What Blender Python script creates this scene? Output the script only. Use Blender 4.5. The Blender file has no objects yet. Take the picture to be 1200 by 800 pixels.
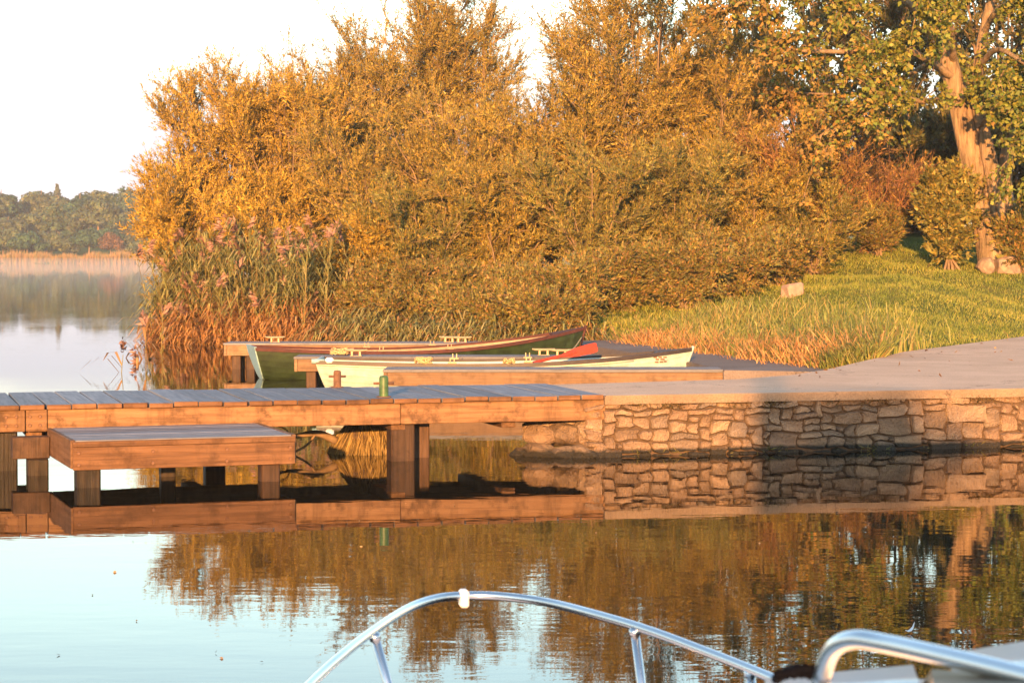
import bpy, bmesh, math, random
import numpy as np
from mathutils import Vector, Matrix

R = math.radians
# ---------------------------------------------------------------- camera, sky, sun, exposure
scene = bpy.context.scene
CAM_H, F, YH = 2.0, 2700.0, 295.0          # eye height above the lake, focal length and horizon in 1200x800 pixels
cam_d = bpy.data.cameras.new('camera'); cam = bpy.data.objects.new('camera', cam_d)
scene.collection.objects.link(cam); scene.camera = cam
cam.location = (0, 0, CAM_H)
PITCH = math.atan((400 - YH) / F)
cam.rotation_euler = (R(90) - PITCH, 0, 0)
cam_d.sensor_width = 36; cam_d.lens = F / 1200 * 36
cam_d.clip_start = 0.05; cam_d.clip_end = 6000
cam_d.dof.use_dof = True; cam_d.dof.focus_distance = 28; cam_d.dof.aperture_fstop = 14

SUN_EL, SUN_AZ = 8.0, 5.5                   # low sun behind the camera; its light travels 5.5 deg to the right of +Y
world = bpy.data.worlds.new('World'); scene.world = world; world.use_nodes = True
wn = world.node_tree
for n in list(wn.nodes): wn.nodes.remove(n)
sky = wn.nodes.new('ShaderNodeTexSky'); sky.sky_type = 'NISHITA'; sky.sun_disc = False
sky.sun_elevation = R(SUN_EL); sky.sun_rotation = R(180 + SUN_AZ)
sky.altitude = 0; sky.air_density = 1.0; sky.dust_density = 0.3; sky.ozone_density = 0.95
bg = wn.nodes.new('ShaderNodeBackground'); bg.inputs['Strength'].default_value = 0.15
wo = wn.nodes.new('ShaderNodeOutputWorld')
tcw = wn.nodes.new('ShaderNodeTexCoord'); mpw = wn.nodes.new('ShaderNodeMapping'); mpw.inputs['Scale'].default_value = (1.6, 1.6, 26)
wn.links.new(tcw.outputs['Generated'], mpw.inputs['Vector'])
nzw = wn.nodes.new('ShaderNodeTexNoise'); nzw.inputs['Scale'].default_value = 1.3; nzw.inputs['Detail'].default_value = 5
wn.links.new(mpw.outputs[0], nzw.inputs['Vector'])
rpw = wn.nodes.new('ShaderNodeValToRGB'); rpw.color_ramp.elements[0].position = .24; rpw.color_ramp.elements[1].position = .50
wn.links.new(nzw.outputs[0], rpw.inputs[0])
sxw = wn.nodes.new('ShaderNodeSeparateXYZ'); wn.links.new(tcw.outputs['Generated'], sxw.inputs[0])
mrw = wn.nodes.new('ShaderNodeMapRange'); mrw.inputs['From Min'].default_value = .05; mrw.inputs['From Max'].default_value = .15
mrw.inputs['To Min'].default_value = .97; mrw.inputs['To Max'].default_value = .0
wn.links.new(sxw.outputs[2], mrw.inputs['Value'])
muw = wn.nodes.new('ShaderNodeMath'); muw.operation = 'MULTIPLY'; wn.links.new(rpw.outputs[0], muw.inputs[0]); wn.links.new(mrw.outputs[0], muw.inputs[1])
mxw = wn.nodes.new('ShaderNodeMix'); mxw.data_type = 'RGBA'; mxw.inputs[7].default_value = (1.86, 1.90, 2.2, 1)
wn.links.new(muw.outputs[0], mxw.inputs[0]); wn.links.new(sky.outputs[0], mxw.inputs[6])
wn.links.new(mxw.outputs[2], bg.inputs['Color']); wn.links.new(bg.outputs[0], wo.inputs['Surface'])

sun_d = bpy.data.lights.new('sun', 'SUN'); sun = bpy.data.objects.new('sun', sun_d)
scene.collection.objects.link(sun)
sun_d.energy = 5.0; sun_d.angle = R(0.9); sun_d.color = (1.0, 0.48, 0.165)
tv = Vector((math.sin(R(SUN_AZ)) * math.cos(R(SUN_EL)), math.cos(R(SUN_AZ)) * math.cos(R(SUN_EL)), -math.sin(R(SUN_EL))))
sun.rotation_euler = tv.to_track_quat('-Z', 'Y').to_euler(); sun.location = (-5, -20, 12)

vs = scene.view_settings
vs.view_transform = 'Standard'; vs.look = 'None'; vs.gamma = 1; vs.use_curve_mapping = False
vs.exposure = 1.75
cy = scene.cycles
cy.max_bounces = 8; cy.diffuse_bounces = 3; cy.glossy_bounces = 4; cy.transmission_bounces = 4
cy.transparent_max_bounces = 8; cy.volume_bounces = 0; cy.caustics_reflective = False; cy.caustics_refractive = False
cy.sample_clamp_indirect = 6

rng = np.random.default_rng(7); random.seed(7)

# ---------------------------------------------------------------- helpers
def P(px, py, z=0.0):
    """pixel on a horizontal plane z -> world point"""
    d = F * (CAM_H - z) / (py - YH)
    return Vector(((px - 600) * d / F, d, z))
def PD(px, py, d):
    """pixel at a known distance"""
    return Vector(((px - 600) * d / F, d, CAM_H - (py - YH) * d / F))

def tag(o, label=None, cat=None, group=None, kind=None):
    if label: o['label'] = label
    if cat: o['category'] = cat
    if group: o['group'] = group
    if kind: o['kind'] = kind
    return o
def link(name, me, mat=None, parent=None, loc=(0, 0, 0), rot=(0, 0, 0)):
    o = bpy.data.objects.new(name, me); scene.collection.objects.link(o)
    o.location = loc; o.rotation_euler = rot
    if parent: o.parent = parent
    if mat and me and not me.materials: me.materials.append(mat)
    return o
def empty(name, loc=(0, 0, 0), rz=0, label=None, cat=None, group=None):
    o = bpy.data.objects.new(name, None); scene.collection.objects.link(o)
    o.location = loc; o.rotation_euler = (0, 0, rz); o.empty_display_size = 0.3
    return tag(o, label, cat, group)
def copy_tree(o, parent=None):
    c = o.copy(); scene.collection.objects.link(c); c.parent = parent
    for ch in o.children: copy_tree(ch, c)
    return c

def np_mesh(name, verts, faces, cols=None, smooth=False, k=None):
    """verts (N,3), faces (M,k) numpy -> mesh; cols (M,3) per-face colour"""
    faces = np.asarray(faces); k = faces.shape[1]
    me = bpy.data.meshes.new(name)
    me.vertices.add(len(verts)); me.vertices.foreach_set('co', np.asarray(verts, np.float32).ravel())
    me.loops.add(faces.size); me.loops.foreach_set('vertex_index', faces.astype(np.int32).ravel())
    me.polygons.add(len(faces)); me.polygons.foreach_set('loop_start', np.arange(0, faces.size, k, dtype=np.int32))
    me.update(calc_edges=True)
    if smooth: me.polygons.foreach_set('use_smooth', np.ones(len(faces), bool))
    if cols is not None:
        at = me.attributes.new('col', 'FLOAT_COLOR', 'FACE')
        at.data.foreach_set('color', np.concatenate([cols, np.ones((len(cols), 1))], 1).astype(np.float32).ravel())
    return me
def bm_mesh(name, bm, smooth=False):
    me = bpy.data.meshes.new(name); bm.normal_update(); bm.to_mesh(me); bm.free()
    if smooth: me.polygons.foreach_set('use_smooth', np.ones(len(me.polygons), bool))
    return me
def box_bm(bm, x0, x1, y0, y1, z0, z1, bev=0.0):
    r = bmesh.ops.create_cube(bm, size=1)
    for v in r['verts']:
        v.co = Vector((x0 + (v.co.x + .5) * (x1 - x0), y0 + (v.co.y + .5) * (y1 - y0), z0 + (v.co.z + .5) * (z1 - z0)))
    if bev:
        es = list({e for v in r['verts'] for e in v.link_edges})
        bmesh.ops.bevel(bm, geom=es, offset=bev, segments=1, affect='EDGES')
def box(name, x0, x1, y0, y1, z0, z1, mat, parent=None, bev=0.006, **kw):
    bm = bmesh.new(); box_bm(bm, x0, x1, y0, y1, z0, z1, bev)
    return link(name, bm_mesh(name, bm), mat, parent, **kw)
def tubes(paths, sides=5):
    """list of (pts (K,3), radii (K,)) -> verts, quads"""
    V, Q, off = [], [], 0
    ang = np.arange(sides) * 2 * np.pi / sides
    byk = {}
    for p, r in paths: byk.setdefault(len(p), []).append((p, r))
    for K, lst in byk.items():
        p = np.array([a for a, _ in lst], float); r = np.array([b for _, b in lst], float)
        n = len(lst)
        t = np.gradient(p, axis=1); t /= np.linalg.norm(t, axis=2, keepdims=True) + 1e-9
        ref = np.where(np.abs(t[..., 2:3]) > .8, np.array([1., .1, 0]), np.array([0, 0, 1.]))
        s = np.cross(t, ref); s /= np.linalg.norm(s, axis=2, keepdims=True) + 1e-9
        b = np.cross(t, s)
        v = p[:, :, None] + r[:, :, None, None] * (np.cos(ang)[:, None] * s[:, :, None] + np.sin(ang)[:, None] * b[:, :, None])
        V.append(v.reshape(-1, 3))
        i = np.arange(n)[:, None, None] * K * sides + np.arange(K - 1)[None, :, None] * sides
        j = np.arange(sides)[None, None, :]; j2 = (j + 1) % sides
        q = np.stack([i + j, i + j2, i + sides + j2, i + sides + j], -1).reshape(-1, 4) + off
        Q.append(q); off += n * K * sides
    return np.concatenate(V), np.concatenate(Q)
def tube_obj(name, pts, r, mat, parent=None, sides=10, caps=True, **kw):
    pts = np.array([tuple(p) for p in pts], float)
    rr = np.full(len(pts), r) if np.isscalar(r) else np.array(r, float)
    v, q = tubes([(pts, rr)], sides)
    me = bpy.data.meshes.new(name)
    faces = [tuple(x) for x in q]
    if caps:
        faces.append(tuple(range(sides))[::-1]); n = len(v); faces.append(tuple(range(n - sides, n)))
    me.from_pydata(v.tolist(), [], faces)
    bm = bmesh.new(); bm.from_mesh(me); bmesh.ops.recalc_face_normals(bm, faces=bm.faces); bm.to_mesh(me); bm.free()
    for p in me.polygons: p.use_smooth = len(p.vertices) == 4
    return link(name, me, mat, parent, **kw)
def smooth_path(pts, n=6):
    """Catmull-Rom through points"""
    p = [Vector(a) for a in pts]; p = [2 * p[0] - p[1]] + p + [2 * p[-1] - p[-2]]
    out = []
    for i in range(1, len(p) - 2):
        for k in range(n):
            t = k / n
            a, b, c, d = p[i - 1], p[i], p[i + 1], p[i + 2]
            out.append(.5 * ((2 * b) + (c - a) * t + (2 * a - 5 * b + 4 * c - d) * t * t + (3 * b - a - 3 * c + d) * t ** 3))
    out.append(p[-2]); return out

# ---------------------------------------------------------------- materials
def mat_new(name):
    m = bpy.data.materials.new(name); m.use_nodes = True
    nt = m.node_tree; b = nt.nodes['Principled BSDF']
    return m, nt, b
def ramp(nt, stops):
    r = nt.nodes.new('ShaderNodeValToRGB')
    e = r.color_ramp.elements
    while len(e) < len(stops): e.new(0.5)
    for x, (p, c) in zip(e, stops): x.position = p; x.color = (*c, 1)
    return r
def noise(nt, scale, detail=4, rough=.55, vec=None, sc=None):
    n = nt.nodes.new('ShaderNodeTexNoise'); n.inputs['Scale'].default_value = scale
    n.inputs['Detail'].default_value = detail; n.inputs['Roughness'].default_value = rough
    if vec is not None:
        if sc:
            mp = nt.nodes.new('ShaderNodeMapping'); mp.inputs['Scale'].default_value = sc
            nt.links.new(vec, mp.inputs['Vector']); vec = mp.outputs[0]
        nt.links.new(vec, n.inputs['Vector'])
    return n
def mix(nt, a, b, fac, mode='MIX'):
    m = nt.nodes.new('ShaderNodeMix'); m.data_type = 'RGBA'; m.blend_type = mode
    for s, v in ((m.inputs[0], fac), (m.inputs[6], a), (m.inputs[7], b)):
        if hasattr(v, 'links'): nt.links.new(v, s)
        elif isinstance(v, tuple): s.default_value = (*v, 1)
        else: s.default_value = v
    return m.outputs[2]
def bump(nt, b, h, strength=.5, dist=.01):
    n = nt.nodes.new('ShaderNodeBump'); n.inputs['Strength'].default_value = strength; n.inputs['Distance'].default_value = dist
    nt.links.new(h, n.inputs['Height']); nt.links.new(n.outputs[0], b.inputs['Normal'])
def plain(name, col, rough=.6, metal=0, var=.25, vscale=8):
    m, nt, b = mat_new(name)
    tc = nt.nodes.new('ShaderNodeTexCoord')
    n = noise(nt, vscale, 5, .6, tc.outputs['Object'])
    d = tuple(c * (1 - var) for c in col); l = tuple(min(1, c * (1 + var)) for c in col)
    rp = ramp(nt, [(.3, d), (.7, l)]); nt.links.new(n.outputs[0], rp.inputs[0])
    nt.links.new(rp.outputs[0], b.inputs['Base Color'])
    b.inputs['Roughness'].default_value = rough; b.inputs['Metallic'].default_value = metal
    return m
def wood(name, c0, c1, c2, axis, rough=.75, stain=.5):
    """weathered timber; axis = grain direction in object space"""
    m, nt, b = mat_new(name)
    tc = nt.nodes.new('ShaderNodeTexCoord'); oi = nt.nodes.new('ShaderNodeObjectInfo')
    add = nt.nodes.new('ShaderNodeVectorMath'); add.operation = 'MULTIPLY_ADD'
    add.inputs[1].default_value = (1, 1, 1)
    sc = nt.nodes.new('ShaderNodeVectorMath'); sc.operation = 'SCALE'; sc.inputs['Scale'].default_value = 37.0
    cmb = nt.nodes.new('ShaderNodeCombineXYZ')
    for i in range(3): nt.links.new(oi.outputs['Random'], cmb.inputs[i])
    nt.links.new(cmb.outputs[0], sc.inputs[0])
    nt.links.new(tc.outputs['Object'], add.inputs[0]); nt.links.new(sc.outputs[0], add.inputs[2])
    s = {'x': (1.2, 28, 28), 'y': (28, 1.2, 28), 'z': (28, 28, 1.2)}[axis]
    g = noise(nt, 1.0, 6, .65, add.outputs[0], s)
    rp = ramp(nt, [(.25, c0), (.5, c1), (.75, c2)]); nt.links.new(g.outputs[0], rp.inputs[0])
    st = noise(nt, 5.0, 6, .7, add.outputs[0])
    rs = ramp(nt, [(.50, (0, 0, 0)), (.64, (1, 1, 1))]); nt.links.new(st.outputs[0], rs.inputs[0])
    dk = tuple(c * .38 for c in c1)
    fm = nt.nodes.new('ShaderNodeMath'); fm.operation = 'MULTIPLY'; fm.inputs[1].default_value = stain
    nt.links.new(rs.outputs[0], fm.inputs[0])
    col = mix(nt, rp.outputs[0], dk, fm.outputs[0])
    sd = {'x': (7, 1, .9), 'y': (1, 7, .9), 'z': (4, 4, 2)}[axis]
    dn = noise(nt, 1.0, 5, .7, add.outputs[0], sd); rd = ramp(nt, [(.52, (0, 0, 0)), (.70, (1, 1, 1))]); nt.links.new(dn.outputs[0], rd.inputs[0])
    fd = nt.nodes.new('ShaderNodeMath'); fd.operation = 'MULTIPLY'; fd.inputs[1].default_value = stain * .8; nt.links.new(rd.outputs[0], fd.inputs[0])
    col = mix(nt, col, tuple(c * .45 for c in c1), fd.outputs[0])
    hv = nt.nodes.new('ShaderNodeHueSaturation')
    mr = nt.nodes.new('ShaderNodeMapRange'); mr.inputs['To Min'].default_value = .72; mr.inputs['To Max'].default_value = 1.2
    nt.links.new(oi.outputs['Random'], mr.inputs['Value']); nt.links.new(mr.outputs[0], hv.inputs['Value'])
    nt.links.new(col, hv.inputs['Color']); nt.links.new(hv.outputs[0], b.inputs['Base Color'])
    b.inputs['Roughness'].default_value = rough; b.inputs['Specular IOR Level'].default_value = .2
    bump(nt, b, g.outputs[0], .9, .008)
    return m
def leaf_mat(name, trans=.25, gloss=.35):
    m, nt, b = mat_new(name)
    at = nt.nodes.new('ShaderNodeAttribute'); at.attribute_name = 'col'
    nt.links.new(at.outputs['Color'], b.inputs['Base Color'])
    b.inputs['Roughness'].default_value = .55; b.inputs['Specular IOR Level'].default_value = gloss
    tr = nt.nodes.new('ShaderNodeBsdfTranslucent'); nt.links.new(at.outputs['Color'], tr.inputs['Color'])
    ms = nt.nodes.new('ShaderNodeMixShader'); ms.inputs[0].default_value = trans
    nt.links.new(b.outputs[0], ms.inputs[1]); nt.links.new(tr.outputs[0], ms.inputs[2])
    nt.links.new(ms.outputs[0], nt.nodes['Material Output'].inputs['Surface'])
    return m

M = {}
M['leaf'] = leaf_mat('foliage', .16, .3)
M['grass'] = leaf_mat('grass_blades', .3, .25)
M['bark'] = plain('willow_bark', (.20, .135, .075), .85, 0, .4, 6)
M['red_twig'] = plain('red_twig_bark', (.22, .10, .045), .8, 0, .3, 5)
def bark_mat():
    m, nt, b = mat_new('maple_bark'); tc = nt.nodes.new('ShaderNodeTexCoord')
    n1 = noise(nt, 1.0, 6, .7, tc.outputs['Object'], (9, 9, 1.1)); n2 = noise(nt, 2.2, 5, .6, tc.outputs['Object'])
    r1 = ramp(nt, [(.34, (.045, .028, .018)), (.44, (.24, .165, .10)), (.70, (.42, .31, .20))]); nt.links.new(n1.outputs[0], r1.inputs[0])
    r2 = ramp(nt, [(.3, (.55, .6, .5)), (.65, (1.1, 1.05, 1.0))]); nt.links.new(n2.outputs[0], r2.inputs[0])
    nt.links.new(mix(nt, r1.outputs[0], r2.outputs[0], 1.0, 'MULTIPLY'), b.inputs['Base Color']); b.inputs['Roughness'].default_value = .9
    bump(nt, b, n1.outputs[0], 1.0, .08)
    return m
M['maple_bark'] = bark_mat()
M['rock'] = plain('pale_rock', (.30, .21, .14), .9, 0, .45, 5)
M['deck'] = wood('deck_planks', (.10, .11, .135), (.18, .195, .23), (.27, .285, .32), 'y', .62, .3)
M['deck_x'] = wood('platform_planks', (.10, .105, .12), (.18, .18, .195), (.27, .265, .28), 'x', .62, .3)
M['beam'] = wood('fascia_timber', (.09, .045, .022), (.235, .13, .064), (.32, .19, .10), 'x', .8, .9)
M['beam_dark'] = wood('platform_timber', (.07, .036, .018), (.165, .085, .042), (.23, .125, .065), 'x', .75, .6)
M['beam_y'] = wood('side_timber', (.07, .038, .02), (.15, .082, .042), (.21, .12, .065), 'y', .75, .6)
M['pile'] = wood('pile_timber', (.03, .019, .012), (.07, .04, .024), (.115, .065, .036), 'z', .6, .7)
M['pile_wet_shaded'] = wood('weedy_shaded_pile_timber', (.012, .010, .007), (.028, .020, .013), (.05, .033, .02), 'z', .5, .7)  # near-black copy of the pile timber: wet weed plus shade put into the colour
M['finger'] = wood('finger_timber', (.13, .08, .05), (.22, .14, .08), (.30, .20, .115), 'x', .8, .5)
M['finger_top'] = wood('finger_boards', (.11, .11, .12), (.19, .19, .20), (.27, .27, .28), 'x', .7, .3)

def concrete_mat(name, c0, c1, spots):
    m, nt, b = mat_new(name); tc = nt.nodes.new('ShaderNodeTexCoord')
    n1 = noise(nt, .9, 6, .6, tc.outputs['Object']); n2 = noise(nt, 60, 3, .6, tc.outputs['Object']); n3 = noise(nt, 3.5, 5, .7, tc.outputs['Object'])
    rp = ramp(nt, [(.35, c0), (.65, c1)]); nt.links.new(n1.outputs[0], rp.inputs[0])
    r3 = ramp(nt, [(.60, (0, 0, 0)), (.72, (1, 1, 1))]); nt.links.new(n3.outputs[0], r3.inputs[0])
    fm = nt.nodes.new('ShaderNodeMath'); fm.operation = 'MULTIPLY'; fm.inputs[1].default_value = .45; nt.links.new(r3.outputs[0], fm.inputs[0])
    c = mix(nt, rp.outputs[0], spots, fm.outputs[0])
    vo = nt.nodes.new('ShaderNodeTexVoronoi'); vo.feature = 'DISTANCE_TO_EDGE'; vo.inputs['Scale'].default_value = .33
    wv = nt.nodes.new('ShaderNodeVectorMath'); wv.operation = 'MULTIPLY_ADD'; wv.inputs[1].default_value = (.9, .9, .9)
    nt.links.new(n3.outputs['Color'], wv.inputs[0]); nt.links.new(tc.outputs['Object'], wv.inputs[2]); nt.links.new(wv.outputs[0], vo.inputs['Vector'])
    rc = ramp(nt, [(.0, (1, 1, 1)), (.006, (0, 0, 0))]); nt.links.new(vo.outputs['Distance'], rc.inputs[0])
    c = mix(nt, c, tuple(x * .35 for x in c0), rc.outputs[0])
    r2 = ramp(nt, [(.3, (.70, .70, .70)), (.7, (1.12, 1.12, 1.12))]); nt.links.new(n2.outputs[0], r2.inputs[0])
    c = mix(nt, c, r2.outputs[0], 1.0, 'MULTIPLY')
    nt.links.new(c, b.inputs['Base Color']); b.inputs['Roughness'].default_value = .85
    ad = nt.nodes.new('ShaderNodeMath'); ad.operation = 'MULTIPLY_ADD'; ad.inputs[1].default_value = 2.0
    nt.links.new(n3.outputs[0], ad.inputs[0]); nt.links.new(n2.outputs[0], ad.inputs[2])
    bump(nt, b, ad.outputs[0], .7, .012)
    return m
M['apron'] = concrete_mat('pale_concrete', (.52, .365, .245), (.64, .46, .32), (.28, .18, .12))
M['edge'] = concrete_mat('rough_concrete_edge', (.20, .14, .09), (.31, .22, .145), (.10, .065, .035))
M['quay'] = concrete_mat('damp_concrete', (.13, .105, .095), (.20, .165, .145), (.08, .06, .05))

def stone_mat():
    m, nt, b = mat_new('wall_stone'); tc = nt.nodes.new('ShaderNodeTexCoord'); oi = nt.nodes.new('ShaderNodeObjectInfo')
    rp = ramp(nt, [(0, (.22, .155, .10)), (.25, (.38, .265, .17)), (.5, (.31, .215, .145)), (.75, (.47, .335, .22)), (1, (.26, .21, .165))])
    nt.links.new(oi.outputs['Random'], rp.inputs[0])
    n1 = noise(nt, 5, 6, .65, tc.outputs['Object']); n2 = noise(nt, 40, 4, .7, tc.outputs['Object'])
    r1 = ramp(nt, [(.3, (.5, .47, .44)), (.7, (1.25, 1.2, 1.15))]); nt.links.new(n1.outputs[0], r1.inputs[0])
    c = mix(nt, rp.outputs[0], r1.outputs[0], 1.0, 'MULTIPLY')
    n3 = noise(nt, 3.1, 5, .7, tc.outputs['Object'], None)
    r3 = ramp(nt, [(.58, (0, 0, 0)), (.72, (.6, .6, .6))]); nt.links.new(n3.outputs[0], r3.inputs[0])
    c = mix(nt, c, (.13, .12, .06), r3.outputs[0])
    ge = nt.nodes.new('ShaderNodeNewGeometry'); sx = nt.nodes.new('ShaderNodeSeparateXYZ'); nt.links.new(ge.outputs['Position'], sx.inputs[0])
    ma = nt.nodes.new('ShaderNodeMath'); ma.operation = 'MULTIPLY_ADD'; ma.inputs[1].default_value = -.10; nt.links.new(n1.outputs[0], ma.inputs[0]); nt.links.new(sx.outputs[2], ma.inputs[2])
    rw = ramp(nt, [(.0, (1, 1, 1)), (.035, (0, 0, 0))]); nt.links.new(ma.outputs[0], rw.inputs[0])
    c = mix(nt, c, (.028, .024, .016), rw.outputs[0])
    nt.links.new(c, b.inputs['Base Color']); b.inputs['Roughness'].default_value = .85
    ad = nt.nodes.new('ShaderNodeMath'); ad.operation = 'MULTIPLY_ADD'; ad.inputs[1].default_value = 3.0
    nt.links.new(n1.outputs[0], ad.inputs[0]); nt.links.new(n2.outputs[0], ad.inputs[2])
    bump(nt, b, ad.outputs[0], 1.0, .035)
    return m
M['stone'] = stone_mat()
M['mortar'] = plain('earthy_mortar', (.085, .055, .034), .95, 0, .5, 12)
M['boulder'] = plain('reddish_boulder', (.20, .12, .075), .85, 0, .45, 5)

def water_mat():
    m, nt, b = mat_new('lake_water'); tc = nt.nodes.new('ShaderNodeTexCoord')
    b.inputs['Base Color'].default_value = (.014, .011, .006, 1)
    b.inputs['Roughness'].default_value = .012; b.inputs['IOR'].default_value = 1.333
    n1 = noise(nt, 1.0, 3, .5, tc.outputs['Object'], (1.1, 2.6, 1)); n2 = noise(nt, 1.0, 2, .5, tc.outputs['Object'], (5, 9, 1))
    n3 = noise(nt, .12, 2, .5, tc.outputs['Object'])
    r3 = ramp(nt, [(.35, (.25, .25, .25)), (.65, (1, 1, 1))]); nt.links.new(n3.outputs[0], r3.inputs[0])
    ad = nt.nodes.new('ShaderNodeMath'); ad.operation = 'MULTIPLY_ADD'; ad.inputs[1].default_value = .16
    nt.links.new(n2.outputs[0], ad.inputs[0]); nt.links.new(n1.outputs[0], ad.inputs[2])
    mu = nt.nodes.new('ShaderNodeMath'); mu.operation = 'MULTIPLY'
    nt.links.new(ad.outputs[0], mu.inputs[0]); nt.links.new(r3.outputs[0], mu.inputs[1])
    bump(nt, b, mu.outputs[0], 1.0, .0022)
    return m
M['water'] = water_mat()
def ground_mat():
    m, nt, b = mat_new('bank_turf'); tc = nt.nodes.new('ShaderNodeTexCoord')
    n1 = noise(nt, .5, 5, .6, tc.outputs['Object']); n2 = noise(nt, 14, 5, .7, tc.outputs['Object'])
    r1 = ramp(nt, [(.35, (.09, .115, .022)), (.55, (.13, .155, .032)), (.75, (.18, .16, .05))]); nt.links.new(n1.outputs[0], r1.inputs[0])
    r2 = ramp(nt, [(.3, (.6, .6, .6)), (.7, (1.25, 1.25, 1.25))]); nt.links.new(n2.outputs[0], r2.inputs[0])
    nt.links.new(mix(nt, r1.outputs[0], r2.outputs[0], 1.0, 'MULTIPLY'), b.inputs['Base Color'])
    b.inputs['Roughness'].default_value = .95; b.inputs['Specular IOR Level'].default_value = .1
    bump(nt, b, n2.outputs[0], .8, .06)
    return m
M['ground'] = ground_mat()
def metal(name, col, rough):
    m, nt, b = mat_new(name); b.inputs['Base Color'].default_value = (*col, 1)
    b.inputs['Metallic'].default_value = 1; b.inputs['Roughness'].default_value = rough
    return m
M['steel'] = metal('polished_steel', (.72, .72, .73), .2)
M['rust'] = plain('rusty_iron', (.16, .085, .05), .8, .3, .4, 20)
M['green_paint'] = plain('worn_green_paint', (.05, .11, .035), .5, 0, .45, 14)
M['gelcoat'] = plain('white_gelcoat', (.72, .73, .74), .25, 0, .04, 2)
M['cream'] = plain('cream_boat_paint', (.33, .425, .41), .6, 0, .22, 7)
M['mint'] = plain('pale_boat_inside', (.46, .49, .42), .55, 0, .12, 5)
M['boatgreen'] = plain('green_boat_paint', (.020, .036, .013), .5, 0, .5, 7)
M['maroon'] = plain('maroon_gunwale', (.06, .016, .012), .8, 0, .3, 8)
M['darkrail'] = plain('dark_gunwale', (.035, .028, .028), .5, 0, .3, 8)
M['tan'] = plain('varnished_inside', (.34, .22, .12), .55, 0, .25, 5)
M['skyblue'] = plain('pale_blue_paint', (.26, .42, .45), .5, 0, .2, 10)
M['redoar'] = plain('red_oar_paint', (.36, .026, .012), .75, 0, .2, 8)
M['rope'] = plain('old_rope', (.42, .32, .16), .9, 0, .3, 40)
M['dark_rope'] = plain('navy_rope', (.004, .005, .009), .8, 0, .3, 40)
M['brass'] = plain('galvanised_cleat', (.34, .25, .15), .5, .2, .2, 20)
M['dark_rope'].node_tree.nodes['Principled BSDF'].inputs['Specular IOR Level'].default_value = .03
M['glass'] = plain('dark_glass', (.02, .025, .03), .1, 0, .1, 2)
M['canvas'] = plain('tan_canvas', (.55, .42, .30), .8, 0, .15, 6)
M['feather'] = plain('white_feather', (.8, .8, .8), .7, 0, .05, 10)

# ---------------------------------------------------------------- ground, water
O = Vector((-4.63, 20.85, 0)); ANG = R(15.5)
U = Vector((math.cos(ANG), math.sin(ANG), 0)); V = Vector((-math.sin(ANG), math.cos(ANG), 0))
def J(s, v, z=0.0): return O + U * s + V * v + Vector((0, 0, z))
def js(px, v=0.0):
    """jetty coordinate s under pixel column px at cross position v"""
    k = (px - 600) / F; o = O + V * v
    return (k * o.y - o.x) / (U.x - k * U.y)

lane_edge = [(2.48, 25.3), (3.19, 26.2), (3.7, 27.3), (5.5, 32.3), (8.5, 38.2), (13.5, 45), (22, 52), (45, 62), (120, 80)]
lake_land = [tuple(J(6.3, .5)[:2]), tuple(J(6.3, 1.6)[:2]), (3.1, 25.6), (3.6, 28.4), (3.6, 30.9), (3.2, 32.4), (2.25, 37.0), (1.65, 40.3), (-1, 43.0), (-4, 46.2),
             (-7.0, 50.6), (-7.7, 54), (-7, 60), (-3, 75), (10, 110), (40, 160), (300, 240), (900, 260), (900, 60), tuple(J(120, .5)[:2])]
def seg_dist(px, py, pts, closed):
    d = np.full(px.shape, 1e9); n = len(pts)
    for i in range(n if closed else n - 1):
        ax, ay = pts[i]; bx, by = pts[(i + 1) % n]
        ex, ey = bx - ax, by - ay
        t = np.clip(((px - ax) * ex + (py - ay) * ey) / (ex * ex + ey * ey), 0, 1)
        d = np.minimum(d, np.hypot(px - ax - t * ex, py - ay - t * ey))
    return d
def inside(px, py, pts):
    c = np.zeros(px.shape, bool); n = len(pts)
    for i in range(n):
        ax, ay = pts[i]; bx, by = pts[(i + 1) % n]
        cond = (ay > py) != (by > py)
        c ^= cond & (px < (bx - ax) * (py - ay) / (by - ay + 1e-12) + ax)
    return c
lane_poly = lane_edge + [(120, 45), tuple(J(60, 0)[:2]), tuple(J(6, 0)[:2])]
def wob(x, y):
    return .10 * np.sin(x * .9 + 1.3) * np.cos(y * .7) + .035 * np.sin(x * 2.1 + y * 1.7) + .012 * np.sin(x * 4.3 - y * 3.1)
def height(x, y):
    x = np.asarray(x, float); y = np.asarray(y, float)
    sd = seg_dist(x, y, lake_land, True); ins = inside(x, y, lake_land)
    ld = seg_dist(x, y, lane_edge, False); lin = inside(x, y, lane_poly)
    shore = .02 + .30 * np.minimum(sd, 2) + .12 * np.maximum(sd - 2, 0)
    lane = .56 + .165 * np.maximum(ld - .15, 0)
    h = np.minimum(np.minimum(shore, lane), 2.15 + .012 * sd)
    h = h + wob(x, y) * np.clip(ld / 3, 0, 1) * np.clip(sd / 2, 0, 1)
    h = np.where(lin, .42, h)
    h = np.where(ins, h, np.maximum(-.55 * sd, -1.6))
    fs = y - (400 + 5 * np.sin(x * .03) + 3 * np.sin(x * .11))           # far shore
    far = np.where(fs > 0, .3 + np.minimum(fs, 25) * .03 + np.clip(fs - 25, 0, 70) * .085, np.maximum(fs * .1, -1.6))
    return np.where(y > 300, far, h)
def H1(x, y): return float(height(np.array([x]), np.array([y]))[0])

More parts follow.
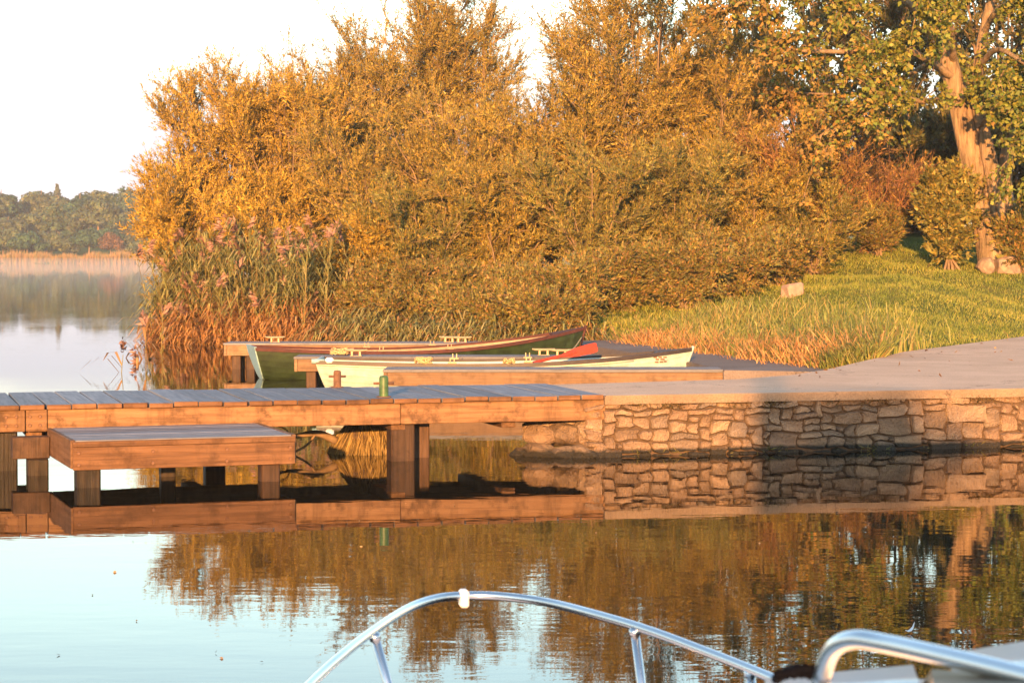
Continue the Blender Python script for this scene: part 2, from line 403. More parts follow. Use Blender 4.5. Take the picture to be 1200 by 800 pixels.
gx = np.concatenate([np.linspace(-900, -140, 12), np.linspace(-130, -20, 34), np.arange(-16, 24, .4), np.linspace(25, 60, 20), np.linspace(75, 900, 14)])
gy = np.concatenate([np.linspace(-300, 15, 8), np.arange(21, 62, .4), np.linspace(63, 120, 24), np.linspace(130, 380, 14), np.linspace(388, 500, 30), np.linspace(520, 1200, 10)])
GX, GY = np.meshgrid(gx, gy)
gv = np.stack([GX, GY, height(GX, GY)], -1).reshape(-1, 3)
ni, nj = GX.shape
idx = np.arange(ni * nj).reshape(ni, nj)
gq = np.stack([idx[:-1, :-1], idx[:-1, 1:], idx[1:, 1:], idx[1:, :-1]], -1).reshape(-1, 4)
tag(link('ground', np_mesh('ground', gv, gq, smooth=True), M['ground']), kind='structure')
wm = np_mesh('lake', np.array([(-3000, -800, 0), (3000, -800, 0), (3000, 4000, 0), (-3000, 4000, 0)], float), np.array([[0, 1, 2, 3]]))
tag(link('lake', wm, M['water']), kind='structure')

def slab(name, pts, z0, z1, mat, parent=None, bev=.012):
    bm = bmesh.new()
    top = [bm.verts.new((x, y, z1)) for x, y in pts]
    f = bm.faces.new(top); 
    r = bmesh.ops.extrude_face_region(bm, geom=[f])
    for v in [g for g in r['geom'] if isinstance(g, bmesh.types.BMVert)]: v.co.z = z0
    bmesh.ops.recalc_face_normals(bm, faces=bm.faces)
    if bev:
        es = [e for e in bm.edges if abs(e.verts[0].co.z - z1) < 1e-6 and abs(e.verts[1].co.z - z1) < 1e-6]
        bmesh.ops.bevel(bm, geom=es, offset=bev, segments=2, affect='EDGES')
    bmesh.ops.triangulate(bm, faces=bm.faces)
    return link(name, bm_mesh(name, bm), mat, parent)

SE = 5.74                                      # where the timber deck ends and the concrete begins
apron_pts = [tuple(J(SE, -.015)[:2]), tuple(J(40, -.015)[:2]), (48, 55)]
apron_pts += [p for p in reversed(lane_edge[:-2])] + [tuple(J(SE, 1.95)[:2])]
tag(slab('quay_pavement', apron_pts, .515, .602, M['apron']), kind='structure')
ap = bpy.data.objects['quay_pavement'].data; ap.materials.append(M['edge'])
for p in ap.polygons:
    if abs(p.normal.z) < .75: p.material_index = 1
spine_pts = [(2.78, 30.2), (4.35, 29.7), (4.4, 30.7), (3.47, 33.7), (2.08, 38.9), (1.87, 40.6), (.80, 40.2), (1.55, 36.9), (2.51, 32.3)]
tag(slab('boat_quay', spine_pts, -1.4, .448, M['quay']), kind='structure')

# ---------------------------------------------------------------- long jetty
jet = empty('jetty', tuple(O), ANG, 'long timber jetty of weathered grey planks with orange side beams', 'jetty')
PW, DW, DZ = .232, 2.0, .610
plank_me = []
for k in range(4):
    bm = bmesh.new(); box_bm(bm, -PW / 2 + .006, PW / 2 - .006, 0, DW, DZ - .045, DZ, .005)
    for v in bm.verts:
        v.co.x += random.uniform(-.003, .003) + .004 * math.sin(v.co.y * 2 + k); v.co.z += .004 * math.sin(v.co.y * 3 + k * 2)
    me_ = bm_mesh('plank', bm); me_.materials.append(M['deck']); me_.materials.append(M['beam_dark'])
    for p_ in me_.polygons:
        if p_.normal.y < -.6: p_.material_index = 1
    plank_me.append(me_)
s = SE - PW / 2 - .01; i = 0
while s > -4.6:
    link('plank', plank_me[i % 4], M['deck'], jet, (s, random.uniform(-.012, .008), random.uniform(-.004, .003)), (0, random.uniform(-.006, .006), random.uniform(-.004, .004)))
    s -= PW; i += 1
# side beams, front face at v = .05
seam0, seam1, beam_end = js(29), js(55), js(711); blocks = []
for a, b_, nm in ((-4.6, seam0 - .004, 'end_block'), (seam0 + .004, seam1 - .003, 'end_block'), (seam1 + .003, js(470), 'side_beam'), (js(470) + .004, beam_end, 'side_beam')):
    y = .035 if nm == 'side_beam' else .028
    bo_ = box(nm, a, b_, y, y + .09, .362, .562, M['beam'], jet, .007); blocks.append((a, b_, bo_))
box('side_beam', -4.6, SE - .15, DW - .12, DW - .03, .40, .562, M['beam'], jet)
box('centre_beam', -4.6, SE - .15, .95, 1.05, .40, .562, M['beam_dark'], jet)
for s_ in (js(40), js(250), js(470), js(600)):
    box('cross_beam', s_ - .07, s_ + .07, .13, DW - .13, .30, .398, M['beam_y'], jet)
def pile(x, y, w, z1, parent, mat='pile', z0=-1.55):
    box('pile', x - w / 2, x + w / 2, y - w / 2, y + w / 2, z0, z1, M[mat], parent, .012)
pile(js(472, .14), .25, .23, .36, jet); pile(js(491, .55), .55, .17, .36, jet)
pile(js(6, .25), .25, .19, .36, jet, 'pile_wet_shaded'); pile(js(42, 1.7), 1.7, .2, .40, jet); pile(js(470, 1.7), 1.7, .2, .40, jet); pile(js(250, 1.7), 1.7, .2, .40, jet)
pile(-2.4, .25, .22, .36, jet); pile(-2.4, 1.7, .22, .40, jet)
bolt_bm = bmesh.new(); bmesh.ops.create_cone(bolt_bm, cap_ends=True, segments=8, radius1=.016, radius2=.013, depth=.016, matrix=Matrix.Rotation(R(90), 4, 'X'))
bolt_me = bm_mesh('bolt', bolt_bm)
for px in (6, 18, 34, 46):
    for z in (.42, .50): link('bolt', bolt_me, M['rust'], [o_ for a, b_, o_ in blocks if a <= js(px) <= b_][0], (js(px), .022, z))

# mooring bollards on the jetty
def bollard(px, v, h, r, mat, label):
    b = empty('mooring_bollard', tuple(J(js(px, v), v, DZ)), ANG, label, 'bollard')
    bm = bmesh.new()
    prof = [(r, 0), (r, h * .86), (r * .97, h * .93), (r * .8, h), (0, h + r * .12)]
    n = 16; rings = []
    for rr, z in prof[:-1]:
        rings.append([bm.verts.new((rr * math.cos(2 * math.pi * k / n), rr * math.sin(2 * math.pi * k / n), z)) for k in range(n)])
    for a, c in zip(rings, rings[1:]):
        for k in range(n): bm.faces.new((a[k], a[(k + 1) % n], c[(k + 1) % n], c[k]))
    t = bm.verts.new((0, 0, prof[-1][1]))
    for k in range(n): bm.faces.new((rings[-1][k], rings[-1][(k + 1) % n], t))
    link('post', bm_mesh('post', bm, True), M[mat], b)
    tube_obj('cross_pin', [(-r * 2.2, 0, h * .66), (r * 2.2, 0, h * .66)], .012, M['rust'], b, 8)
    tube_obj('base_plate', [(0, 0, .0005), (0, 0, .012)], r * 1.6, M['rust'], b, 16)
bollard(449.5, .20, .205, .045, 'green_paint', 'green painted mooring bollard with cross pin on the jetty edge')
bollard(395, 1.86, .175, .040, 'rust', 'rusty brown mooring bollard with cross pin on the far jetty edge')

# ---------------------------------------------------------------- lower landing platform
PL = 1.93; PDp = 1.50; PZ = .405
plat = empty('landing_platform', tuple(J(.50, -1.65)), ANG + R(3.5), 'low square landing platform of planks in front of the jetty', 'platform')
n = 8
for k in range(n):
    w = (PDp - .045) / n
    box('plank', .03, PL - .03, .040 + k * w, .040 + (k + 1) * w - .008, PZ - .045, PZ + random.uniform(-.002, .003), M['deck_x'], plat, .005)
box('front_board', 0, PL, 0, .035, .350, PZ - .008, M['beam_dark'], plat, .005)
fb_ = box('front_board', 0.004, PL - .004, .006, .038, .155, .347, M['beam_dark'], plat, .005)
box('side_board', -.012, .026, .042, PDp, .165, PZ + .004, M['beam_y'], plat, .005)
box('side_board', PL - .026, PL + .012, .042, PDp, .165, PZ + .004, M['beam_y'], plat, .005)
box('back_board', .03, PL - .03, PDp - .035, PDp, .165, PZ - .05, M['beam_dark'], plat, .005)
box('back_block', js(12, -.2) - .42, -.016, PDp - .20, PDp - .02, .15, .345, M['pile'], plat, .007)
for px, y, w, zt, mt in ((101, .155, .20, .36, 'pile_wet_shaded'), (317, .15, .165, .36, 'pile'), (196, .85, .13, .36, 'pile_wet_shaded'), (42, 1.36, .18, .148, 'pile_wet_shaded')):
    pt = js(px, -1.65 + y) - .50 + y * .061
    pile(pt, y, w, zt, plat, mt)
for k, x in enumerate((.05, .68, 1.32, 1.88)):
    for z in (.20, .30): link('bolt', bolt_me, M['rust'], fb_, (x, -.004 + .006, z))

# ---------------------------------------------------------------- stone quay wall
wall = empty('stone_wall', tuple(O), ANG, 'rubble stone quay wall under the concrete pavement', 'wall')
S0, S1, ZB, ZT = 5.55, 14.2, -.10, .515
def clip(poly, nx, ny, c):
    out = []
    for i in range(len(poly)):
        a, b = poly[i], poly[(i + 1) % len(poly)]
        da, db = a[0] * nx + a[1] * ny - c, b[0] * nx + b[1] * ny - c
        if da <= 0: out.append(a)
        if (da < 0 < db) or (db < 0 < da):
            t = da / (da - db); out.append((a[0] + (b[0] - a[0]) * t, a[1] + (b[1] - a[1]) * t))
    return out
# random rubble: rectangles of whole cells packed greedily, then warped by one smooth field so that joints stay tight
CS, CZ = .062, .0615
NZ, NX = 10, int((S1 - S0) / CS)
occ = np.zeros((NZ, NX), bool); cells = []
for iz in range(NZ):
    for ix in range(NX):
        if occ[iz, ix]: continue
        big_ = (ix * CS + S0 > 8.6) and random.random() < .5
        hz = random.choice((1, 2, 2, 2, 3) if not big_ else (2, 3, 3)) if iz < NZ - 2 else 1
        wx = random.choice((2, 3, 3, 4, 5) if not big_ else (4, 5, 6, 7))
        if hz == 1: wx = max(wx, 3)
        hz = min(hz, NZ - iz); w = 0
        while w < wx and ix + w < NX and not occ[iz:iz + hz, ix + w].any(): w += 1
        if w == 1 and hz > 1 and random.random() < .7: hz = 1
        occ[iz:iz + hz, ix:ix + w] = True; cells.append((ix, iz, w, hz))
def warp(x, z):
    return (x + .014 * math.sin(z * 31 + x * 5.1) + .010 * math.sin(z * 57 + x * 17 + 2), z + .014 * math.sin(x * 12.3 + z * 9 + 1) + .011 * math.sin(x * 27.1 + 4) * math.cos(z * 13))
for k, (ix, iz, w, hz) in enumerate(cells):
    xa, xb, za, zb = S0 + ix * CS, S0 + (ix + w) * CS, ZB + iz * CZ, ZB + (iz + hz) * CZ
    cc = .22
    jj = lambda: random.uniform(-.10, .10)
    poly = [(xa, za + (zb - za) * (.5 + jj())), (xa + .008, zb - .008), (xa + (xb - xa) * (.4 + jj()), zb), (xb - .008, zb - .008), (xb, za + (zb - za) * (.5 + jj())), (xb - .008, za + .008), (xa + (xb - xa) * (.6 + jj()), za), (xa + .008, za + .008)]
    poly = [warp(*p) for p in poly]
    cx = sum(p[0] for p in poly) / len(poly); cz = sum(p[1] for p in poly) / len(poly)
    if cx < S0 - .1: continue
    ring = []
    for i_ in range(len(poly)):                # cut the corners so that stones are rounded
        p, q = poly[i_], poly[(i_ + 1) % len(poly)]
        if math.hypot(p[0] - q[0], p[1] - q[1]) < .012: continue
        for t in (.12, .88): ring.append((p[0] + (q[0] - p[0]) * t, p[1] + (q[1] - p[1]) * t))
    gap = .0065
    def inset(p, g):
        dx, dz = p[0] - cx, p[1] - cz; L = math.hypot(dx, dz) + 1e-6
        return (cx + dx * max(.3, (L - g) / L) + random.uniform(-.004, .004), cz + dz * max(.3, (L - g) / L) + random.uniform(-.004, .004))
    prd = random.uniform(-.035, .022); tx, tz = random.uniform(-.10, .10), random.uniform(-.14, .08)
    bm = bmesh.new(); layers = []
    for g, y in ((gap * .6, .085), (gap, .022 + prd), (gap + .007, prd)):
        lay = []
        for p in ring:
            x, z = inset(p, g)
            lay.append(bm.verts.new((x - cx, y + (tx * (x - cx) + tz * (z - cz) if y < .08 else 0) + (random.uniform(-.006, .006) if y < .08 else 0), z - cz)))
        layers.append(lay)
    n_ = len(ring)
    for l0, l1 in zip(layers, layers[1:]):
        for i_ in range(n_): bm.faces.new((l0[i_], l0[(i_ + 1) % n_], l1[(i_ + 1) % n_], l1[i_]))
    ctr = bm.verts.new((random.uniform(-.02, .02), prd - random.uniform(-.004, .008), random.uniform(-.01, .01)))
    for i_ in range(n_): bm.faces.new((layers[-1][i_], layers[-1][(i_ + 1) % n_], ctr))
    bmesh.ops.recalc_face_normals(bm, faces=bm.faces)
    link('stone', bm_mesh('stone', bm), M['stone'], wall, (cx, .02, cz))
box('wall_core', S0 + .05, 40, .075, .40, -1.5, .512, M['mortar'], wall, 0)
box('wall_core', S1 - .05, 40, .03, .0749, -.5, .512, M['stone'], wall, 0)

# rubble boulders under the end of the jetty
def rock_mesh(name, sx, sy, sz, seed, sub=2, rough=.22):
    r_ = random.Random(seed); bm = bmesh.new(); bmesh.ops.create_icosphere(bm, subdivisions=sub, radius=1)
    ph = [r_.uniform(0, 6.28) for _ in range(9)]
    pl = []
    for _ in range(7):
        a = Vector((r_.gauss(0, 1), r_.gauss(0, 1), r_.gauss(0, 1))).normalized(); pl.append((a, r_.uniform(.62, .9)))
    for v in bm.verts:
        c = v.co.copy()
        for a, d in pl:
            e = c.dot(a) - d
            if e > 0: c -= a * e * .9
        c *= 1 + rough * .4 * (math.sin(c.x * 3 + ph[0]) * math.sin(c.y * 3 + ph[1]) + .6 * math.sin(c.z * 5 + ph[2] + c.x * 4))
        v.co = Vector((c.x * sx, c.y * sy, c.z * sz))
    return bm_mesh(name, bm, False)
M['boulder'] = M['stone']
bl = [(612, .50, .13, .16, .07, .02, 'small wet rock at the outer tip of the rubble under the jetty'),
      (632, .34, .17, .2, .10, .04, 'flat rock at the waterline second from the rubble tip'),
      (658, .24, .18, .2, .09, .02, 'long low rock at the waterline below the jetty beam'),
      (684, .16, .15, .2, .10, .03, 'blocky rock at the waterline left of the stone wall foot'),
      (706, .10, .14, .14, .11, .04, 'squarish rock in the water at the foot of the stone wall'),
      (636, .42, .18, .2, .12, .20, 'upper reddish boulder at the left of the rubble heap'),
      (664, .32, .2, .2, .13, .22, 'upper wide boulder in the middle of the rubble heap'),
      (693, .22, .19, .2, .14, .24, 'upper tilted boulder of the rubble heap against the stone wall'),
      (655, .62, .34, .3, .2, .22, 'shaded boulder at the back of the rubble heap under the jetty')]
for k, (px, v, sx, sy, sz, z, lab) in enumerate(bl):
    o = link('boulder', rock_mesh('boulder', sx, sy, sz, 40 + k, 3, .3), M['boulder'], None, tuple(J(js(px, v), v, z)), (0, 0, ANG + random.uniform(-.3, .3)))
    tag(o, lab, 'boulder')
M_b = M['boulder']

# ---------------------------------------------------------------- three finger piers
def finger(x0, x1, y0, y1, zt, fh, posts, label, piles_n=3):
    e = empty('finger_pier', (x0, y0, 0), 0, label, 'pier'); L = x1 - x0; W = y1 - y0
    nb = 3
    for k in range(nb):
        box('deck_board', .0 if k else -.01, L, .004 + k * (W / nb), .004 + (k + 1) * (W / nb) - .012, zt - .035, zt + random.uniform(-.003, .003), M['finger_top'], e, .005)
    box('front_beam', .05, L, 0.012, .075, zt - fh, zt - .037, M['finger'], e, .006)
    box('back_beam', .05, L, W - .09, W - .03, zt - fh, zt - .037, M['finger'], e, .006)
    box('end_beam', 0, .048, .006, W - .02, zt - fh - .004, zt - .037, M['finger'], e, .006)
    for px_ in posts:
        for yy in (.17, W - .17): pile(px_, yy, .15, zt - fh - .005 if False else zt - .04, e)
    return e
finger(P(262, 402, .45).x, 1.0, 39.1, 39.95, .452, .215, (.20, .44, 2.6, 4.6), 'farthest finger pier, behind the green rowing boat')
finger(P(345, 418, .45).x, 1.95, 33.95, 34.7, .452, .215, (.24, .68, 2.4, 4.2), 'middle finger pier between the green and the cream rowing boats')
finger(P(449, 433.5, .45).x, 2.775, 30.25, 31.0, .452, .215, (.6, 2.2, 3.8), 'nearest finger pier in front of the cream rowing boat')

def cleat_me(k):
    bm = bmesh.new()
    for x in (-.06, .06): box_bm(bm, x - .016, x + .016, -.018, .018, 0, .072, .004)
    bar = [(-.17, .094), (-.13, .086), (-.05, .082), (.05, .082), (.13, .086), (.17, .094)]
    box_bm(bm, -.09, .09, -.03, .03, 0.0, .008, .002)
    me = bpy.data.meshes.new('t')
    v, q = tubes([(np.array([(x, 0, z) for x, z in bar]), np.array([.010, .016, .019, .019, .016, .010]))], 8)
    vs_ = [bm.verts.new(x) for x in v]
    for f in q: bm.faces.new([vs_[i] for i in f])
    bm.faces.new(vs_[:8]); bm.faces.new(vs_[-8:])
    bmesh.ops.recalc_face_normals(bm, faces=bm.faces)
    return bm_mesh('mooring_cleat', bm)
cm = cleat_me(0)
for px, y, rz, lab in ((322, 39.4, .1, 'mooring cleat near the open end of the farthest finger pier'),
                       (526, 39.45, 0, 'left one of the two mooring cleats mid-way along the farthest finger pier'),
                       (541, 39.3, .1, 'right one of the two mooring cleats mid-way along the farthest finger pier'),
                       (401, 34.5, .1, 'rope wrapped mooring cleat on the middle finger pier'),
                       (417, 34.15, -.1, 'bare mooring cleat beside the rope on the middle finger pier'),
                       (637, 34.45, .05, 'left one of two mooring cleats beside the red oar blade'),
                       (658, 34.2, -.05, 'right one of two mooring cleats beside the red oar blade, with a bow rope')):
    tag(link('mooring_cleat', cm, M['brass'], None, ((px - 600) * y / F, y, .455), (0, 0, rz)), lab, 'cleat', 'cleats on the finger piers')

# ---------------------------------------------------------------- clinker rowing boats
def rowing_boat(x0, x1, y, rz, z_tr, z_mid, z_bow, beam, hullm, inm, railm, trm, label, seed, rail2=None):
    """transom at local x=0, stem at local x=L; waterline at z=0"""
    L = x1 - x0
    e = empty('rowing_boat', (x0, y, 0), rz, label, 'rowing boat')
    NS, K = 28, 7
    def half(t):                                # half beam at the sheer
        return beam / 2 * (.80 + .20 * math.sin(min(1, t / .45) * math.pi / 2)) if t < .45 else beam / 2 * max(0.0, 1 - ((t - .45) / .55) ** 2.3) + .012
    def sheer(t):
        a = z_tr + (z_mid - z_tr) * math.sin(min(1, t / .42) * math.pi / 2)
        b_ = max(0, (t - .38) / .62)
        return a + (z_bow - z_mid) * b_ ** 2.1
    def keel(t): return -.13 + .10 * max(0, (.2 - t) / .2) ** 2 + .30 * max(0, (t - .86) / .14) ** 2.2
    def xs(t, f):                               # rake of transom and stem; f = 0 keel .. 1 sheer
        return t * L + (1 - t) ** 6 * (.19 * (1 - f)) - t ** 8 * .20 * (1 - f)
    def pt(t, f, side, off=0, dz=0):
        hb = half(t); bulge = f ** (.42 + .5 * t ** 2)
        w = (hb * bulge + off) if t < 1 else off
        z = keel(t) + (sheer(t) - keel(t)) * f ** 1.25
        return (xs(t, f), side * w, z + dz)
    V_, Fc = [], []
    for side in (-1, 1):
        for k in range(K):
            f0, f1 = k / K, (k + 1) / K + (.012 if k < K - 1 else 0)
            b0 = len(V_)
            for i_ in range(NS + 1):
                t = i_ / NS
                lo = .014 * (1 if t < .97 else .3)
                V_ += [pt(t, f0, side, lo), pt(t, f1, side, 0.0), pt(t, f0, side, 0)]
            for i_ in range(NS):
                a = b0 + i_ * 3
                Fc += [(a, a + 3, a + 4, a + 1), (a + 2, a + 5, a + 3, a)]
    me = bpy.data.meshes.new('hull'); me.from_pydata(V_, [], Fc)
    link('hull', me, hullm, e)
    V_, Fc = [], []
    for side in (-1, 1):                        # inner skin
        b0 = len(V_); ff = [.12, .3, .5, .7, .85, .99]
        for i_ in range(NS + 1):
            t = min(i_ / NS, .985)
            for f in ff: V_.append(pt(t, f, side, -.018, .012 if f < .9 else 0))
        for i_ in range(NS):
            for k in range(len(ff) - 1):
                a = b0 + i_ * len(ff) + k; Fc.append((a, a + 1, a + 1 + len(ff), a + len(ff)))
    n0 = (NS + 1) * 6
    for i_ in range(NS): Fc.append((i_ * 6, (i_ + 1) * 6, n0 + (i_ + 1) * 6, n0 + i_ * 6))   # bottom boards
    me = bpy.data.meshes.new('lining'); me.from_pydata(V_, [], Fc); me.polygons.foreach_set('use_smooth', [True] * len(Fc))
    link('lining', me, inm, e)
    for side in (-1, 1):                        # gunwales
        bm = bmesh.new(); prev = None
        for i_ in range(NS + 1):
            t = i_ / NS; x, yy, z = pt(t, 1, side, 0)
            ring = [bm.verts.new(c) for c in ((x, yy + side * .028, z - .038), (x, yy + side * .03, z + .012), (x, yy - side * .035, z + .014), (x, yy - side * .03, z - .03))]
            if prev:
                for q in range(4): bm.faces.new((prev[q], prev[(q + 1) % 4], ring[(q + 1) % 4], ring[q]))
            else: bm.faces.new(ring)
            prev = ring
        bm.faces.new(prev); bmesh.ops.recalc_face_normals(bm, faces=bm.faces)
        link('gunwale', bm_mesh('gunwale', bm), railm, e)
        if rail2:
            pth = [pt(i_ / 20 * .84, .93, side, .022) for i_ in range(21)]
            tube_obj('rubbing_strake', pth, .014, rail2, e, 6)
    # transom
    bm = bmesh.new(); fr = [pt(0, f, 1) for f in (0.02, .15, .3, .5, .7, .85, 1.0)] + [pt(0, f, -1) for f in (1.0, .85, .7, .5, .3, .15, .02)]
    fr[6] = (fr[6][0], fr[6][1], fr[6][2] + .02); fr[7] = (fr[7][0], fr[7][1], fr[7][2] + .02)
    a = [bm.verts.new((x - .018, y_, z)) for x, y_, z in fr]; b_ = [bm.verts.new((x + .022, y_, z)) for x, y_, z in fr]
    bm.faces.new(a); bm.faces.new(b_[::-1])
    for q in range(len(a)): bm.faces.new((a[q], b_[q], b_[(q + 1) % len(a)], a[(q + 1) % len(a)]))
    bmesh.ops.recalc_face_normals(bm, faces=bm.faces)
    link('transom', bm_mesh('transom', bm), trm, e)
    # stem post
    st = [pt(1, f, 1) for f in (0, .15, .3, .5, .7, .9, 1.0)]; st.append((st[-1][0] + .005, 0, st[-1][2] + .035))
    tube_obj('stem', [(x + .012, 0, z) for x, _, z in st], .022, railm if rail2 is None else hullm, e, 6)
    for t in (.16, .40, .62):                   # thwarts
        hb = half(t) * .9; z = sheer(t) - .15
        box('thwart', t * L - .11, t * L + .11, -hb, hb, z - .012, z + .012, inm, e, .004)
    for t in (.36, .56):
        for side in (-1, 1):
            x, yy, z = pt(t, 1, side)
            bm = bmesh.new(); box_bm(bm, x - .06, x + .06, yy - .03, yy + .03, z + .014, z + .034, .004)
            for dx in (-.028, .028): box_bm(bm, x + dx - .007, x + dx + .007, yy - .009, yy + .009, z + .034, z + .095, .002)
            link('rowlock', bm_mesh('rowlock', bm), M['brass'], e)
    # bow breasthook
    p0 = pt(.90, 1, 1); p1 = pt(.90, 1, -1); p2 = pt(.995, 1, 1)
    bm = bmesh.new(); vv = [bm.verts.new((p[0], p[1] * .9, p[2] + .012)) for p in (p0, p1, p2)]; f = bm.faces.new(vv)
    r = bmesh.ops.extrude_face_region(bm, geom=[f])
    for v in [g for g in r['geom'] if isinstance(g, bmesh.types.BMVert)]: v.co.z -= .02
    bmesh.ops.recalc_face_normals(bm, faces=bm.faces)
    link('breasthook', bm_mesh('breasthook', bm), railm, e)
    return e, pt, sheer
YW = 32.55
wb, wpt, wsh = rowing_boat((374 - 600) * YW / F, (811 - 600) * YW / F, YW, 0.0, .48, .437, .635, 1.40, M['cream'], M['mint'], M['darkrail'], M['cream'],
                           'cream clinker rowing boat with red oar between the two nearer finger piers', 1, M['mint'])
YG = 36.24; GA = R(13)
gx0 = (294 - 600) * YG / F
gb, gpt, gsh = rowing_boat(gx0, gx0 + 5.43, YG, GA, .505, .43, .772, 1.45, M['boatgreen'], M['tan'], M['maroon'], M['skyblue'],
                           'dark green clinker rowing boat with pale blue transom and maroon gunwale', 2)
# rust-coloured mark at the bow of the cream boat
mk = bmesh.new()
c0 = wpt(.915, .88, -1)
for dx, dz, w_, h_ in ((-.10, .03, .05, .018), (-.03, .03, .05, .018), (.04, .03, .05, .018), (-.07, 0, .05, .02), (0.0, 0, .06, .02), (-.08, -.035, .05, .018), (-.01, -.035, .05, .018), (.05, -.03, .04, .018)):
    t_ = .915 + dx / 4.9; yy = wpt(t_, .88, -1)[1] - .018
    box_bm(mk, c0[0] + dx, c0[0] + dx + w_, yy - .003, yy + .012, c0[2] + dz, c0[2] + dz + h_)
link('painted_mark', bm_mesh('painted_mark', mk), M['rust'], [c for c in wb.children if c.name.startswith('hull')][0])['label'] = 'faded rust coloured painted mark on the bow'
# blue and white cap on the end of the near gunwale of the cream boat
xg, yg, zg = wpt(0, 1, -1)
gw_ = [c for c in wb.children if c.name.startswith('gunwale')][0]
tube_obj('gunwale_cap', [(xg - .06, yg, zg), (xg + .12, yg, zg)], .035, M['skyblue'], gw_, 8)
tube_obj('fender_ball', [(xg + .13, yg - .02, zg + .01), (xg + .16, yg - .02, zg + .012), (xg + .22, yg - .02, zg + .012), (xg + .25, yg - .02, zg + .01)], [.02, .045, .045, .02], M['gelcoat'], gw_, 8)

# red oar lying in the cream boat
oa = PD(700, 406.5, 32.1); ob = PD(640, 425.5, 32.35); oc = ob + (ob - oa) * 1.0; oc.z = max(oc.z, .30)
od = (oa - oc).normalized()
oar = empty('oar', tuple(oc), 0, 'red bladed oar resting over the side of the cream rowing boat', 'oar')
tube_obj('shaft', [(0, 0, 0)] + [tuple((oa - oc) * .62)] + [tuple((oa - oc) * .8)], [.022, .022, .02], M['redoar'], oar, 8)
bm = bmesh.new(); L_ = (oa - oc).length; side = od.cross(Vector((0, -1, .15))).normalized(); nrm = od.cross(side).normalized()
prof = [(.66, .022), (.72, .045), (.80, .062), (.92, .070), (.985, .066), (1.0, .05)]
rows_ = []
for t, w_ in prof:
    c = od * L_ * t
    rows_.append([bm.verts.new(c + side * w_ * a + nrm * b) for a, b in ((-1, 0), (0, -.012), (1, 0), (0, .012))])
for a, b_ in zip(rows_, rows_[1:]):
    for q in range(4): bm.faces.new((a[q], a[(q + 1) % 4], b_[(q + 1) % 4], b_[q]))
bm.faces.new(rows_[0]); bm.faces.new(rows_[-1]); bmesh.ops.recalc_face_normals(bm, faces=bm.faces)
link('blade', bm_mesh('blade', bm), M['redoar'], oar)

# ropes
def rope_obj(name, pts, r, mat, label, cat='rope'):
    return tag(tube_obj(name, pts, r, mat, None, 6), label, cat)
bow = Matrix.Rotation(GA, 3, 'Z') @ Vector(gpt(1, .8, 1)) + Vector((gx0, YG, 0))
c2 = Vector(((658 - 600) * 34.2 / F, 34.2, .535))
midp = (bow + c2) / 2 - Vector((0, 0, .10))
rope_obj('mooring_rope', smooth_path([bow, midp, c2], 8), .011, M['rope'], 'yellow rope from the green boat bow to a cleat')
def coil(name, c, r, label, seed, turns=7):
    r_ = random.Random(seed); pts_ = []
    for k in range(turns * 12):
        a = k / 12 * 2 * math.pi; rr = r * (.6 + .4 * r_.random())
        pts_.append((c.x + rr * 1.5 * math.cos(a), c.y + rr * math.sin(a) * .8, c.z + .02 + .09 * r_.random()))
    rope_obj(name, smooth_path(pts_, 2), .009, M['rope'], label)
coil('rope_coil', Vector(((398 - 600) * 34.35 / F, 34.35, .452)), .10, 'tangled yellow rope coil on the middle finger pier', 3)
cg = Vector(wpt(.285, 1, -1)) + Vector(((374 - 600) * YW / F, YW, 0))
coil('rope_coil', Vector((cg.x, cg.y, cg.z - .01)), .09, 'tangled yellow rope on the near gunwale of the cream boat', 5, 8)
cg2 = Vector(wpt(.51, 1, -1)) + Vector(((374 - 600) * YW / F, YW, 0))
coil('rope_coil', Vector((cg2.x, cg2.y, cg2.z - .02)), .06, 'small rope tangle on the cream boat left of the red oar', 8, 5)

# ---------------------------------------------------------------- foliage generators
def unit(a): return a / (np.linalg.norm(a, axis=-1, keepdims=True) + 1e-9)
def leaves(base, axis, L, W, g):
    """diamond leaves -> verts, quads"""
    n = len(base); side = unit(np.cross(axis, g.normal(size=(n, 3)))); L = L[:, None]; W = W[:, None]
    nrm = np.cross(axis, side)
    v = np.stack([base, base + axis * L * .42 + side * W * .5 + nrm * W * .12, base + axis * L - nrm * L * .06, base + axis * L * .42 - side * W * .5 + nrm * W * .12], 1)
    return v.reshape(-1, 3), np.arange(n * 4).reshape(n, 4)
def leaf_tris(base, axis, L, W, g):
    n = len(base); side = unit(np.cross(axis, g.normal(size=(n, 3)))); L = L[:, None]; W = W[:, None]
    v = np.stack([base - side * W * .5 + axis * L * .1, base + side * W * .5, base + axis * L], 1)
    return v.reshape(-1, 3), np.arange(n * 3).reshape(n, 3)
def palette(g, n, pal, var=.16):
    pal = np.array(pal, float); i = g.integers(0, len(pal), n); j = g.integers(0, len(pal), n); t = g.random((n, 1))
    return np.clip((pal[i] * t + pal[j] * (1 - t)) * (1 + var * g.normal(size=(n, 1))), .004, .8)

